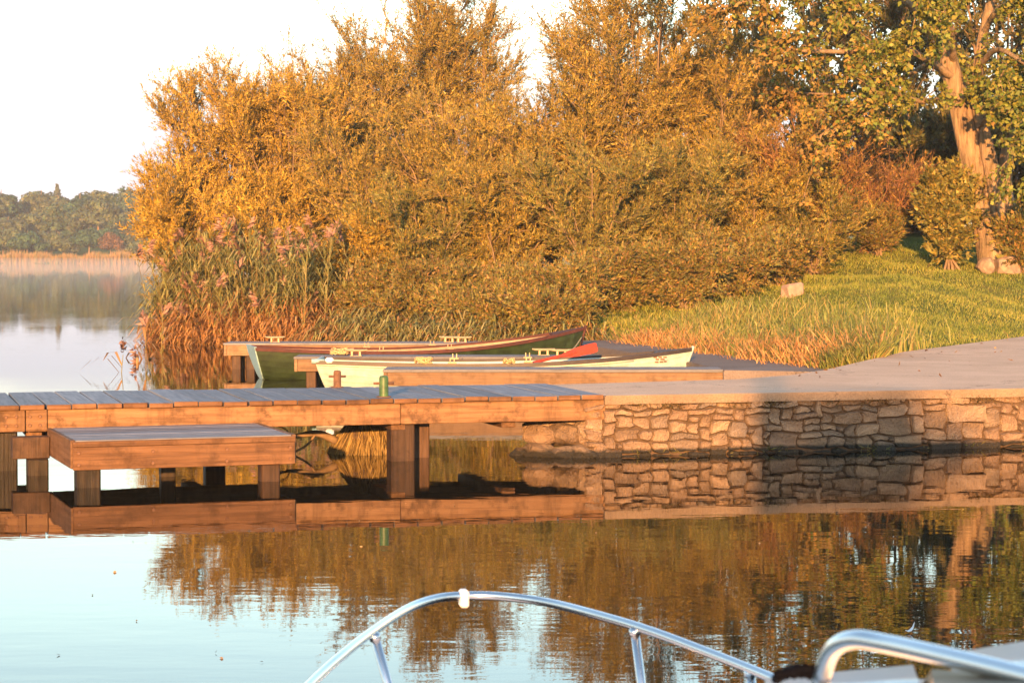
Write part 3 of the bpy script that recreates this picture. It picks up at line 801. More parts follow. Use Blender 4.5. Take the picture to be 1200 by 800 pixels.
def shrub(name, label, cat, base, h, r, nst, nbr, nsh, nlf, leafL, leafW, pal, seed, shoot=.55, bend=1.25, up=.6, group=None, low=.10, bark='bark', stem_r=.05, dome=.30, twig_col=None, trunk_h=0.0, green=None):
    g = np.random.default_rng(seed)
    e = empty(name, tuple(base), 0, label, cat, group)
    K = 7; t = np.linspace(0, 1, K)
    phi = (np.arange(nst) + g.random(nst)) / nst * 2 * np.pi * 1.618; rho = r * np.sqrt(g.random(nst)) * .82
    hh = h * 1.01 * (1 - dome * (rho / r) ** 2) * g.uniform(.88, 1.0, nst)
    st = np.zeros((nst, K, 3))
    tt = np.clip((t - trunk_h) / (1 - trunk_h), 0, 1)
    st[..., 0] = (np.cos(phi) * rho)[:, None] * tt ** bend + (np.cos(phi) * .10 * r * .5)[:, None] * t; st[..., 1] = (np.sin(phi) * rho)[:, None] * tt ** bend
    st[..., 2] = hh[:, None] * t ** .88
    st[:, 1:] += g.normal(0, .035 * h / 5, (nst, K - 1, 3)); st[:, 0, :2] = g.normal(0, .12 if not trunk_h else .03, (nst, 2)); st[:, 0, 2] = -.15
    paths = [(st[i], stem_r * (1.05 - .9 * t) * g.uniform(.7, 1.2)) for i in range(nst)]
    # branches
    nb = nst * nbr; si = np.repeat(np.arange(nst), nbr); tb = low + (1 - low) * g.random(nb) ** .8
    f = tb * (K - 1); i0 = np.minimum(f.astype(int), K - 2); fr = (f - i0)[:, None]
    p0 = st[si, i0] * (1 - fr) + st[si, i0 + 1] * fr
    rad = p0.copy(); rad[:, 2] = 0; rad = unit(rad + g.normal(0, .35, (nb, 3)) * [1, 1, 0] * r * .5)
    bd = unit(rad * .8 + np.array([0, 0, up]) + g.normal(0, .45, (nb, 3)))
    bl = (h * .10 + r * .28) * (1 - .35 * tb) * g.uniform(.5, 1.25, nb)
    kb = np.linspace(0, 1, 4)
    br = p0[:, None] + bd[:, None] * (bl[:, None] * kb)[..., None]; br[..., 2] += (bl[:, None] * .18 * kb ** 2)
    br[:, 1:] += g.normal(0, .04, (nb, 3, 3))
    paths += [(br[i], stem_r * .33 * (1 - .8 * kb)) for i in range(nb)]
    # shoots
    ns = nb * nsh; bi = np.repeat(np.arange(nb), nsh); ts = .15 + .85 * g.random(ns)
    f = ts * 3; i0 = np.minimum(f.astype(int), 2); fr = (f - i0)[:, None]
    q0 = br[bi, i0] * (1 - fr) + br[bi, i0 + 1] * fr
    sd = unit(bd[bi] * .55 + np.array([0, 0, up * 1.0]) + g.normal(0, .5, (ns, 3))); sl = shoot * g.uniform(.45, 1.3, ns)
    q1 = q0 + sd * sl[:, None]
    v1, f1 = tubes(paths, 5)
    tp = np.stack([q0, q1], 1); tr = np.tile(np.array([.006, .002]), (ns, 1)) * (stem_r / .05) ** .3
    v2, f2 = tubes(list(zip(tp, tr)), 3)
    link('trunk', np_mesh('trunk', np.concatenate([v1, v2]), np.concatenate([f1, f2 + len(v1)])), M[bark], e)
    # leaves
    nl = ns * nlf; li = np.repeat(np.arange(ns), nlf); tl = g.random(nl)
    b0 = q0[li] + (q1 - q0)[li] * tl[:, None] + g.normal(0, .02, (nl, 3))
    ax = unit(sd[li] * .95 + g.normal(0, .42, (nl, 3)))
    v, q = leaf_tris(b0, ax, leafL * g.uniform(.6, 1.3, nl), leafW * g.uniform(.7, 1.25, nl), g)
    branch_tone = (g.normal(0, .15, (nb, 1))[bi] + g.normal(0, .10, (ns, 1)))[li]
    col = palette(g, nl, pal)
    if green is not None:                       # willows keep greener leaves low down, the tops have turned
        lowp = np.clip(1.0 - b0[:, 2] / (.62 * h) + g.normal(0, .18, nl), 0, .85)
        col = np.where((g.random(nl) < lowp)[:, None], palette(g, nl, green), col)
    col = col * (1 + branch_tone); col = np.clip(col, .004, .8)
    link('crown', np_mesh('crown', v, q, col), M['leaf'], e)
    return e
def at_px(px, d):
    x = (px - 600) * d / F; return Vector((x, d, H1(x, d) - .05))
def top_h(py, d, base): return CAM_H + (YH - py) * d / F - base.z

GOLD = [(.38, .25, .035), (.44, .285, .04), (.33, .23, .035), (.24, .19, .035), (.45, .27, .035), (.29, .215, .04)]
OLIVE = [(.26, .19, .034), (.20, .165, .034), (.32, .22, .034), (.14, .135, .03), (.36, .23, .034), (.23, .18, .036)]
OLIVEG = [(.15, .145, .034), (.185, .165, .034), (.10, .112, .028), (.24, .19, .036), (.28, .185, .036), (.125, .13, .03)]
RUST = [(.24, .13, .035), (.20, .13, .035), (.28, .17, .04), (.13, .10, .03)]
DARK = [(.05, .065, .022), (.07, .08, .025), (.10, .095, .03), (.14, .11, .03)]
BRAM = [(.13, .13, .03), (.17, .15, .032), (.095, .105, .026), (.22, .17, .035), (.25, .13, .04)]
W_ = 'willow bush'
# px centre, distance, top py, radius, palette, density (nst,nbr,nsh,nlf), label, name, category
shr = [
 (272, 54.5, 80, 1.85, GOLD, (16, 13, 9, 14), 'tall golden willow at the left end of the thicket, sky showing through its top', 'willow_bush', W_),
 (212, 53.2, 188, 1.0, GOLD, (10, 11, 9, 13), 'leftmost golden willow leaning over the lake behind the reeds', 'willow_bush', W_),
 (228, 52.6, 215, 1.35, GOLD, (11, 12, 9, 13), 'low golden willow behind the left part of the reed bed', 'willow_bush', W_),
 (345, 53.8, 106, 1.9, GOLD, (14, 13, 9, 14), 'golden willow behind the pink reed plumes', 'willow_bush', W_),
 (318, 52.0, 215, 1.6, GOLD, (11, 12, 9, 13), 'low golden willow just behind the reed plumes', 'willow_bush', W_),
 (410, 57.5, 62, 1.9, OLIVE, (13, 13, 9, 12), 'olive willow left of the tallest sparse tree', 'willow_bush', W_),
 (536, 60.0, -8, 1.6, OLIVE, (15, 13, 9, 13), 'tall sparse tree rising behind the golden willows left of the sky gap', 'alder_tree', 'tree'),
 (474, 59.5, 22, 2.1, OLIVE, (16, 13, 9, 13), 'sparse tree with rounded top next to the tallest sparse tree', 'alder_tree', 'tree'),
 (452, 48.9, 262, .95, GOLD, (9, 11, 9, 13), 'small golden willow at the right end of the reed bed', 'willow_bush', W_),
 (372, 50.4, 292, .8, GOLD, (9, 11, 9, 13), 'small golden willow growing among the reeds', 'willow_bush', W_),
 (440, 51.0, 145, 1.9, OLIVE, (11, 13, 9, 14), 'rounded olive willow right of the reed plumes', 'willow_bush', W_),
 (530, 51.0, 100, 1.9, OLIVE, (12, 13, 9, 14), 'upright olive gold willow in front of the tall sparse tree', 'willow_bush', W_),
 (500, 48.6, 225, 1.75, OLIVEG, (11, 12, 9, 14), 'greenish willow above the open end of the green boat', 'willow_bush', W_),
 (626, 51.0, 118, 1.65, OLIVE, (12, 13, 9, 14), 'olive gold willow below the sky gap', 'willow_bush', W_),
 (748, 51.2, -30, 2.1, OLIVE, (13, 14, 10, 14), 'tallest willow of the thicket, right of the sky gap', 'willow_bush', W_),
 (722, 56.0, -35, 1.3, OLIVE, (9, 11, 7, 9), 'wispy thin topped willow standing behind the sky gap', 'willow_bush', W_),
 (698, 50.6, 82, 1.5, OLIVE, (11, 13, 9, 14), 'olive gold willow left of the tallest willow', 'willow_bush', W_),
 (590, 48.4, 200, 1.8, OLIVE, (11, 13, 9, 14), 'willow with pale stems above the middle of the green boat', 'willow_bush', W_),
 (695, 47.2, 180, 1.85, OLIVEG, (11, 13, 9, 14), 'bushy green olive willow behind the bow of the green boat', 'willow_bush', W_),
 (838, 51.2, 62, 2.0, OLIVE, (12, 13, 9, 14), 'wide olive willow right of the tallest willow', 'willow_bush', W_),
 (795, 47.8, 185, 1.85, OLIVEG, (11, 13, 9, 14), 'leafy green olive willow above the tall grass', 'willow_bush', W_),
 (885, 49.5, 165, 1.7, OLIVE, (11, 12, 9, 13), 'willow between the green thicket and the russet shrub', 'willow_bush', W_),
 (945, 50.2, 140, 1.9, RUST, (15, 14, 8, 7), 'russet shrub with many bare orange twigs left of the maple', 'dogwood_shrub', 'shrub'),
 (1020, 52.6, 190, 1.7, RUST, (16, 14, 7, 2), 'bare twiggy red shrub in the hollow beside the maple trunk', 'dogwood_shrub', 'shrub'),
 (955, 49.6, 232, 1.5, OLIVEG, (10, 12, 9, 13), 'low green shrub at the top of the grass bank', 'willow_bush', 'shrub'),
 (1030, 52.0, 258, .8, BRAM, (8, 10, 9, 10), 'small bramble below the bare red shrub', 'bramble_bush', 'bramble'),
 (1112, 50.2, 212, .72, OLIVEG, (9, 11, 8, 10), 'dark leafy shrub at the foot of the maple trunk', 'elder_shrub', 'shrub'),
 (1196, 50.0, 262, .45, BRAM, (8, 9, 8, 9), 'small rusty shrub right of the maple trunk foot', 'elder_shrub', 'shrub'),
]
for k, (px, d, py, r, pal, (a, b, c, l), lab, nm, cat) in enumerate(shr):
    bs = at_px(px, d); h = top_h(py, d, bs)
    big = nm == 'elder_shrub'
    shrub(nm, lab, cat, bs, h, r, a + 2, b, c + 1, l + (9 if l > 8 else 2), .092 if not big else .10, .026 if not big else .065, pal, 100 + k, shoot=.6 if h > 4 else .42, bark='red_twig' if nm == 'dogwood_shrub' else 'bark', stem_r=.05 if h > 4 else .03, low=.42 if d > 53.4 and h > 4.5 else .10, green=OLIVEG if nm == 'willow_bush' else None)
# bramble skirt along the bank
for k, (px, d, py, r, lab) in enumerate([
    (405, 49.6, 330, .9, 'rusty bramble at the right end of the reed bed'), (462, 47.8, 318, 1.0, 'bramble on the bank between the reeds and the farthest pier'),
    (520, 46.2, 318, 1.0, 'bramble behind the left cleat pair of the farthest pier'), (575, 46.0, 322, .95, 'rusty bramble above the middle of the green boat'),
    (630, 44.6, 326, .9, 'low bramble behind the right half of the green boat'), (676, 43.6, 322, .85, 'dark bramble behind the green boat bow'),
    (548, 44.5, 350, .95, 'low rusty bramble at the waterline behind the farthest pier'), (602, 43.1, 350, .9, 'low rusty bramble at the waterline above the green boat'), (655, 41.9, 350, .85, 'low rusty bramble nearest to the boat quay'), (490, 45.8, 350, .95, 'low rusty bramble at the waterline right of the dry reeds'),
    (440, 47.4, 345, .9, 'low rusty bramble between the reed bed and the green boat'), (735, 45.2, 300, 1.0, 'bramble at the left end of the tall grass'), (800, 45.0, 292, 1.0, 'bramble at the top of the tall grass'),
    (860, 46.4, 285, 1.0, 'green bramble at the top left of the grass bank'), (915, 47.6, 278, .9, 'bramble behind the small stone on the grass bank')]):
    bs = at_px(px, d); shrub('bramble_bush', lab, 'bramble', bs, top_h(py, d, bs), r, 9, 11, 9, 16, .08, .038, BRAM, 300 + k, shoot=.35, stem_r=.02, up=.35)
# background wood
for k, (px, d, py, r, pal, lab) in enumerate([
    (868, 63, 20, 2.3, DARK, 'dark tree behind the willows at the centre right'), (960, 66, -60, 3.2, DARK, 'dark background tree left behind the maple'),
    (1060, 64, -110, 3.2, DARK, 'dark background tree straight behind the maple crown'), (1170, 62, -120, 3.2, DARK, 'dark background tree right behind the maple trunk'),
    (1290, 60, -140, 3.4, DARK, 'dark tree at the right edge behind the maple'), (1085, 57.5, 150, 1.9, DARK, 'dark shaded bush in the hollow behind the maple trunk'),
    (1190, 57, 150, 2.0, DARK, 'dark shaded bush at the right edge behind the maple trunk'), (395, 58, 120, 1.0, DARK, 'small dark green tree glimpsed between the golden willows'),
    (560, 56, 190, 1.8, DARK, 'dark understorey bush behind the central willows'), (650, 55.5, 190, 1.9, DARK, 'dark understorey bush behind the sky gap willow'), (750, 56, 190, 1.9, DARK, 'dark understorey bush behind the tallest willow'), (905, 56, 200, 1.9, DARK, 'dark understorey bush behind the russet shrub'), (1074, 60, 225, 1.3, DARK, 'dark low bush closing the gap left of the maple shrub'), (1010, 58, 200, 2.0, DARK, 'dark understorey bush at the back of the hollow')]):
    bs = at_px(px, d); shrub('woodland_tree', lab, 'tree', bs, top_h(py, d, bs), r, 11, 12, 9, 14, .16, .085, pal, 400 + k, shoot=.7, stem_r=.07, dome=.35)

# ---------------------------------------------------------------- maple with leaning double trunk
DM = 50.5
mb = at_px(1160, DM)
maple = empty('maple_tree', tuple(mb), 0, 'big leaning maple with split pale trunk and green gold leaves', 'tree')
def ml(px, py, dd=0): return PD(px, py, DM + dd) - mb
def limb(pts, r0, r1, n=5):
    p = np.array([tuple(q) for q in smooth_path(pts, n)]); t = np.linspace(0, 1, len(p)); return (p, r0 + (r1 - r0) * t ** .8)
gm = np.random.default_rng(55)
main = [
 limb([ml(1168, 318), ml(1160, 280), ml(1147, 220), ml(1133, 165), ml(1119, 110), ml(1106, 55), ml(1100, -20), ml(1085, -120, 1)], .44, .13),
 limb([ml(1178, 315, -.2), ml(1172, 275, -.25), ml(1166, 225, -.3), ml(1152, 160, -.3), ml(1143, 110, -.1), ml(1150, 40), ml(1175, -60, -.5)], .25, .09),
 limb([ml(1190, 315), ml(1184, 270, -.1), ml(1176, 215, -.1), ml(1181, 165, -.1), ml(1196, 100), ml(1225, 10, .5), ml(1260, -100, 1)], .23, .08),
 limb([ml(1205, 318, .3), ml(1190, 285, -.2), ml(1178, 262, -.3)], .16, .10),
]
limbs = [
 limb([ml(1120, 95), ml(1060, 60, -1), ml(990, 62, -2), ml(915, 60, -2.6)], .10, .03),
 limb([ml(1124, 110), ml(1080, 120, -1), ml(1030, 110, -1.8), ml(960, 160, -2.3)], .08, .02),
 limb([ml(1108, 40), ml(1030, -10, -1), ml(930, -10, -2), ml(840, 12, -2.5)], .10, .03),
 limb([ml(1100, -20), ml(1000, -80, -1), ml(880, -90, -2), ml(780, -40, -2.4)], .10, .03),
 limb([ml(1115, 75), ml(1110, 30, -1.5), ml(1090, 0, -2.5), ml(1060, -40, -3)], .09, .03),
 limb([ml(1145, 80), ml(1165, 60, -1.2), ml(1190, 70, -2), ml(1230, 100, -2.6)], .08, .03),
 limb([ml(1196, 100), ml(1215, 110, -.8), ml(1240, 150, -1.5), ml(1260, 190, -2)], .07, .02),
 limb([ml(1150, 40), ml(1170, 10, -1), ml(1210, 0, -2), ml(1270, 20, -2.6)], .08, .03),
 limb([ml(1175, -60), ml(1150, -100, -1), ml(1100, -130, -2), ml(1040, -140, -2.6)], .08, .03),
 limb([ml(1225, 10), ml(1260, -30, -1), ml(1300, -60, -2), ml(1350, -60, -2)], .08, .03),
 limb([ml(1112, 60), ml(1060, 90, .6), ml(1000, 110, .6), ml(930, 110, 0)], .08, .02),
 limb([ml(1085, -120), ml(1040, -170, -1), ml(960, -180, -1.5), ml(870, -150, -2)], .08, .02),
 limb([ml(1145, 150, -.3), ml(1165, 130, -1.2), ml(1185, 135, -1.8), ml(1210, 165, -2.2)], .05, .02),
]
paths = list(main) + list(limbs)
tips, tdir, tone = [], [], []
for li, (p, r) in enumerate(limbs + main[:3]):
    n_sub = 17 if li < len(limbs) else 9
    for _ in range(n_sub):
        f = gm.uniform(.3 if li < len(limbs) else .55, 1) * (len(p) - 1); i0 = min(int(f), len(p) - 2); a = p[i0] + (p[i0 + 1] - p[i0]) * (f - i0)
        d0 = unit((p[i0 + 1] - p[i0]) * 1.2 / (np.linalg.norm(p[i0 + 1] - p[i0]) + 1e-6) + gm.normal(0, .7, 3) + np.array([0, -.15, -.12]))
        Ls = gm.uniform(.45, 1.35); kk = np.linspace(0, 1, 4)[:, None]
        sb = a + d0 * Ls * kk + np.array([0, 0, -.28]) * Ls * kk ** 2 + gm.normal(0, .03, (4, 3)) * kk
        paths.append((sb, .018 * (1.1 - np.linspace(0, 1, 4))))
        for _ in range(7):
            t_ = gm.uniform(.25, 1); f2 = t_ * 3; j0 = min(int(f2), 2); q = sb[j0] + (sb[j0 + 1] - sb[j0]) * (f2 - j0)
            dd = unit(d0 * .6 + gm.normal(0, .6, 3) + np.array([0, -.1, -.15])); ln = gm.uniform(.25, .6)
            paths.append((np.stack([q, q + dd * ln * .5, q + dd * ln + np.array([0, 0, -.05])]), np.array([.008, .006, .003])))
            tips.append((q, q + dd * ln)); tdir.append(dd); tone.append(li)
v1, f1 = tubes(paths, 7)
link('trunk', np_mesh('trunk', v1, f1, smooth=True), M['maple_bark'], maple)
T0 = np.array([a for a, _ in tips]); T1 = np.array([b for _, b in tips]); TD = np.array(tdir); TN = np.array(tone)
nlf = 24; li = np.repeat(np.arange(len(T0)), nlf); nl = len(li)
b0 = T0[li] + (T1 - T0)[li] * gm.random((nl, 1)) + gm.normal(0, .05, (nl, 3))
ax = unit(TD[li] * .5 + gm.normal(0, .6, (nl, 3)) + np.array([0, 0, -.35]))
v, q = leaves(b0, ax, .115 * gm.uniform(.6, 1.25, nl), .09 * gm.uniform(.7, 1.2, nl), gm)
GREEN = [(.11, .155, .025), (.155, .185, .03), (.06, .095, .02), (.20, .20, .034), (.24, .20, .034)]
BROWN = [(.28, .165, .04), (.23, .15, .04), (.18, .135, .036), (.31, .175, .04), (.14, .12, .03)]
cg_, cb_ = palette(gm, nl, GREEN), palette(gm, nl, BROWN)
bx = b0[:, 0] + mb.x; bz = b0[:, 2] + mb.z
brown = 1 / (1 + np.exp(-((7.3 - bx) * 1.6 + (4.3 - bz) * 1.0 + gm.normal(0, .8, nl))))
col = np.where((gm.random(nl) < brown)[:, None], cb_, cg_)
link('crown', np_mesh('crown', v, q, col), M['leaf'], maple)
# pale rocks at its foot
for k, (px, py, d, sx, sz, lab) in enumerate([(1180, 298, 49.9, .36, .30, 'large pale rock at the foot of the maple'), (1156, 302, 49.8, .22, .24, 'smaller pale rock left of the large one at the maple foot')]):
    p = PD(px, py, d); gz = H1(p.x, p.y)
    tag(link('rock', rock_mesh('rock', sx, .3, sz, 70 + k), M['rock'], None, (p.x, p.y, gz + sz * .45)), lab, 'rock')
# stone marker on the bank
for dd_ in np.arange(33, 60, .05):              # walk along the line of sight until it meets the bank
    p = PD(929, 346, dd_); gz = H1(p.x, p.y)
    if p.z < gz: break
mbm = bmesh.new(); box_bm(mbm, -.19, .19, -.14, .14, -.15, .17, .04)
for v_ in mbm.verts: v_.co += Vector((random.uniform(-.025, .025), random.uniform(-.025, .025), random.uniform(-.02, .02) + v_.co.x * .12))
M['marker'] = plain('pale_marker_stone', (.32, .22, .16), .9, 0, .25, 6)
tag(link('marker_stone', bm_mesh('marker_stone', mbm), M['marker'], None, (p.x, p.y, gz + .06), (0, 0, .5)), 'small squarish pale stone lying on the grass bank', 'stone')

# ---------------------------------------------------------------- grass, tall grass, reeds
def blades(n, sample, hmin, hmax, wid, pal, g, lean=.35, seg=1):
    xy = sample(n); z = height(xy[:, 0], xy[:, 1]); n = len(xy)
    h = g.uniform(hmin, hmax, n) if np.isscalar(hmin) else g.uniform(0, 1, n) * (hmax - hmin) + hmin
    a = g.random(n) * 2 * np.pi; s = np.stack([np.cos(a), np.sin(a), 0 * a], -1) * wid
    l = g.normal(0, lean, (n, 2)) * h[:, None]
    b = np.stack([xy[:, 0], xy[:, 1], z - .02], -1)
    pn = np.sin(xy[:, 0] * 1.3 + 1.1 * np.sin(xy[:, 1] * .7)) * np.sin(xy[:, 1] * .9 + xy[:, 0] * .5) + .6 * np.sin(xy[:, 0] * 3.1 - xy[:, 1] * 2.3)
    col = np.clip(palette(g, n, pal) * (1 + .16 * pn[:, None] * np.array([1.2, .8, 1.0])), .01, .7)
    if seg == 1:
        tip = b + np.stack([l[:, 0], l[:, 1], h], -1)
        v = np.stack([b - s / 2, b + s / 2, tip], 1).reshape(-1, 3)
        return v, np.arange(n * 3).reshape(n, 3), col
    m1 = b + np.stack([l[:, 0] * .25, l[:, 1] * .25, h * .55], -1); m2 = b + np.stack([l[:, 0] * .9, l[:, 1] * .9, h * .92], -1); tip = b + np.stack([l[:, 0] * 1.7, l[:, 1] * 1.7, h * .95], -1)
    v = np.stack([b - s / 2, b + s / 2, m1 + s * .45, m1 - s * .45, m2 + s * .3, m2 - s * .3, tip + s * .04, tip - s * .04], 1).reshape(-1, 3)
    o = np.arange(n)[:, None] * 8
    q = np.concatenate([o + [0, 1, 2, 3], o + [3, 2, 4, 5], o + [5, 4, 6, 7]], 0)
    return v, q, np.concatenate([col] * 3)
gg = np.random.default_rng(21)
def lawn_sample(n):
    x = gg.uniform(1.2, 17, n * 2); y = gg.uniform(28, 55, n * 2)
    ok = inside(x, y, lake_land) & ~inside(x, y, lane_poly) & (seg_dist(x, y, lane_edge, False) > gg.uniform(0, .25, n * 2)) & (x / y < .3)
    ok &= ~inside(x, y, spine_pts)
    return np.stack([x, y], -1)[ok]
LAWN = [(.19, .235, .033), (.235, .26, .04), (.27, .265, .055), (.15, .195, .028), (.32, .28, .075)]
v, q, c = blades(150000, lawn_sample, .025, .085, .020, LAWN, gg)
tag(link('grass', np_mesh('grass', v, q, c), M['grass']), 'mown green grass on the sloping bank', 'grass', kind='stuff')
def lawn_long(n):
    s_ = lawn_sample(n); k = np.sin(s_[:, 0] * 1.1 + 2) * np.cos(s_[:, 1] * .9) + .5 * np.sin(s_[:, 0] * 2.7 + s_[:, 1] * 1.9)
    return s_[((k > .6) & (s_[:, 0] < s_[:, 1] * .13)) | (s_[:, 0] < s_[:, 1] * (.085 + .02 * k))]
v, q, c = blades(16000, lawn_long, .06, .18, .016, LAWN + [(.32, .25, .09), (.28, .22, .07)], gg, .4, 2)
tag(link('meadow_grass', np_mesh('meadow_grass', v, q, c), M['grass']), 'longer yellow green meadow grass in patches on the bank', 'grass', kind='stuff')
TALL = [(.19, .23, .05), (.25, .265, .065), (.14, .18, .042), (.31, .285, .09), (.36, .25, .09)]
DRY = [(.54, .28, .10), (.46, .25, .09), (.58, .35, .14), (.38, .19, .07)]
edge_line = [(1.87, 40.8), (2.2, 38.9), (3.53, 33.8), (4.3, 31.0), (4.45, 30.3)]
def tall_sample(n):
    t = gg.random(n) ** .8; k = t * (len(edge_line) - 1); i0 = np.minimum(k.astype(int), len(edge_line) - 2); f = (k - i0)[:, None]
    E = np.array(edge_line); p = E[i0] * (1 - f) + E[i0 + 1] * f
    off = np.abs(gg.normal(0, 1, n)) * (1.6 * (1 - t) + .35); p = p + np.stack([off * .93, off * .36], -1) + gg.normal(0, .12, (n, 2))
    p[:, 0] -= .1
    return p[~inside(p[:, 0], p[:, 1], lane_poly) & inside(p[:, 0], p[:, 1], lake_land)]
v, q, c = blades(11000, tall_sample, .18, .52, .018, TALL, gg, .28, 2)
tag(link('tall_grass', np_mesh('tall_grass', v, q, c), M['grass']), 'tall green sedge along the edge of the boat quay', 'grass', kind='stuff')
clumps = [(2.1, 39.4), (2.25, 38.7), (2.7, 37.0), (3.25, 35.2), (3.7, 33.4), (4.0, 32.3), (4.4, 31.4)]
def dry_sample(n):
    c_ = np.array(clumps)[gg.integers(0, len(clumps), n)] + gg.normal(0, .28, (n, 2))
    return c_[~inside(c_[:, 0], c_[:, 1], lane_poly) & inside(c_[:, 0], c_[:, 1], lake_land)]
v, q, c = blades(2600, dry_sample, .3, .6, .018, DRY, gg, .3, 2)
tag(link('dry_grass', np_mesh('dry_grass', v, q, c), M['grass']), 'dry orange grass clumps beside the boat quay', 'grass', kind='stuff')

def reeds(n, pos, hfun, g, leaf_n=8, plume_p=.5, dryness=.5, thick=1.0):
    """stems, long drooping leaves and plumes; returns V,Q,C"""
    xy = pos(n); n = len(xy); h = hfun(xy, n); z0 = np.minimum(height(xy[:, 0], xy[:, 1]), 0.25) - .1
    b = np.stack([xy[:, 0], xy[:, 1], z0], -1); ln = g.normal(0, .10, (n, 2)) * h[:, None]
    Vs, Qs, Cs, off = [], [], [], 0
    kk = np.array([0, .35, .7, 1.0])
    pts_ = b[:, None] + np.stack([ln[:, None, 0] * kk ** 2, ln[:, None, 1] * kk ** 2, h[:, None] * kk], -1)
    v, q = tubes(list(zip(pts_, np.tile(np.array([.009, .008, .006, .004]) * thick, (n, 1)))), 3)
    Vs.append(v); Qs.append(q); Cs.append(np.where((h > 1.2)[:, None], palette(g, n, [(.26, .22, .08), (.20, .19, .07), (.34, .24, .09)]), palette(g, n, DRY))[np.repeat(np.arange(n), 9)]); off += len(v)
    nl = n * leaf_n; li = np.repeat(np.arange(n), leaf_n); t = g.uniform(.12, 1, nl)
    bb = b[li] + np.stack([ln[li, 0] * t ** 2, ln[li, 1] * t ** 2, h[li] * t], -1)
    a = g.random(nl) * 2 * np.pi; d = np.stack([np.cos(a), np.sin(a), 0 * a], -1); Lf = g.uniform(.25, .70, nl)[:, None]; w = .034 * thick
    s_ = np.stack([-np.sin(a), np.cos(a), 0 * a], -1) * w
    z = np.array([0, 0, 1.0])
    p1 = bb + d * Lf * .35 + z * Lf * .42; p2 = bb + d * Lf * .8 + z * Lf * .38; p3 = bb + d * Lf * 1.1 + z * Lf * .1
    v = np.stack([bb - s_ * .3, bb + s_ * .3, p1 + s_ * .5, p1 - s_ * .5, p2 + s_ * .4, p2 - s_ * .4, p3 + s_ * .05, p3 - s_ * .05], 1).reshape(-1, 3)
    o = np.arange(nl)[:, None] * 8 + off
    Vs.append(v); Qs.append(np.concatenate([o + [0, 1, 2, 3], o + [3, 2, 4, 5], o + [5, 4, 6, 7]], 0)); off += len(v)
    RG = [(.28, .28, .09), (.35, .33, .11), (.21, .22, .07), (.42, .36, .14)]
    isdry = (t * h[li] / 2.0 + g.normal(0, .12, nl)) < dryness
    cl = np.where(isdry[:, None], palette(g, nl, DRY), palette(g, nl, RG)); Cs.append(np.concatenate([cl] * 3))
    pn = np.where(g.random(n) < plume_p)[0]
    if len(pn):
        m = 26; pi = np.repeat(pn, m); tt = g.random(len(pi)); tip = pts_[pi, 3]
        dr = np.repeat(g.normal(0, 1, (len(pn), 2)), m, 0); dr = np.concatenate([dr, 0 * dr[:, :1]], 1); dr = unit(dr)
        c0 = tip + z * (tt * .26)[:, None] + dr * (tt ** 1.6 * .13)[:, None] + g.normal(0, .012, (len(pi), 3))
        ax = unit(dr * 1.0 + g.normal(0, .45, (len(pi), 3)) + z * .3)
        v, q = leaves(c0, ax, g.uniform(.10, .22, len(pi)) * (1.25 - .6 * tt), np.full(len(pi), .05), g)
        Vs.append(v); Qs.append(q + off); Cs.append(palette(g, len(pi), [(.34, .20, .15), (.40, .24, .18), (.28, .16, .12)]))
    return np.concatenate(Vs), np.concatenate(Qs), np.concatenate(Cs)
gr = np.random.default_rng(33)
shore_l = np.array([(-8.05, 52.4), (-7.5, 51.4), (-6.6, 50.2), (-5.2, 48.2), (-4.0, 46.6), (-2.8, 45.2), (-1.6, 43.8), (-.2, 42.2), (1.1, 40.9)])
def along(n, t0, t1, depth):
    t = gr.uniform(t0, t1, n) * (len(shore_l) - 1); i0 = np.minimum(t.astype(int), len(shore_l) - 2); f = (t - i0)[:, None]
    p = shore_l[i0] * (1 - f) + shore_l[i0 + 1] * f
    off = gr.uniform(-.4, depth, n)[:, None]
    return p + np.array([.5, .86]) * off + gr.normal(0, .1, (n, 2))
v, q, c = reeds(430, lambda n: along(n, 0, .50, 1.6), lambda xy, n: gr.uniform(.8, 2.55, n) * (1 - .15 * np.clip((xy[:, 0] + 5) / 2, 0, 1)), gr, 15, .30, .36)
tag(link('reed_bed', np_mesh('reed_bed', v, q, c), M['grass']), 'dense bed of green reeds with pink plumes at the water edge', 'reeds', kind='stuff')
v, q, c = reeds(1500, lambda n: along(n, 0, .56, .5)[gr.random(n) < .55], lambda xy, n: gr.uniform(.3, .95, n) * np.where(xy[:, 0] > -4.2, .55, 1), gr, 5, 0, 2.0)
tag(link('dry_reeds', np_mesh('dry_reeds', v, q, c), M['grass']), 'dry orange reed stubble along the waterline', 'reeds', kind='stuff')
v, q, c = reeds(1300, lambda n: along(n, .52, 1.0, .7), lambda xy, n: gr.uniform(.15, .62, n), gr, 6, 0, .10)
tag(link('bank_scrub', np_mesh('bank_scrub', v, q, c), M['grass']), 'low mixed green and rusty scrub along the waterline behind the boats', 'scrub', kind='stuff')
# single reeds standing in the open water left of the bed
for k, (px, py, h) in enumerate(((136, 436, 2.0), (150, 430, 1.5), (160, 424, 1.7), (171, 420, 2.3), (180, 414, 1.6), (146, 444, 1.1), (188, 410, 2.0), (166, 440, 1.0), (176, 430, .9))):
    p = P(px, py); g1 = np.random.default_rng(500 + k)
    v, q, c = reeds(1, lambda n: np.array([[p.x, p.y]]), lambda xy, n: np.full(n, h), g1, 11, 1.0 if h > 1.6 else 0, 1.2, 1.6)
    v = v - np.array([p.x, p.y, 0])
    o = link('reed', np_mesh('reed', v, q, c), M['grass'], None, (p.x, p.y, 0))
    tag(o, 'single thin reed standing in open water left of the reed bed', 'reed', 'single reeds in the open water')

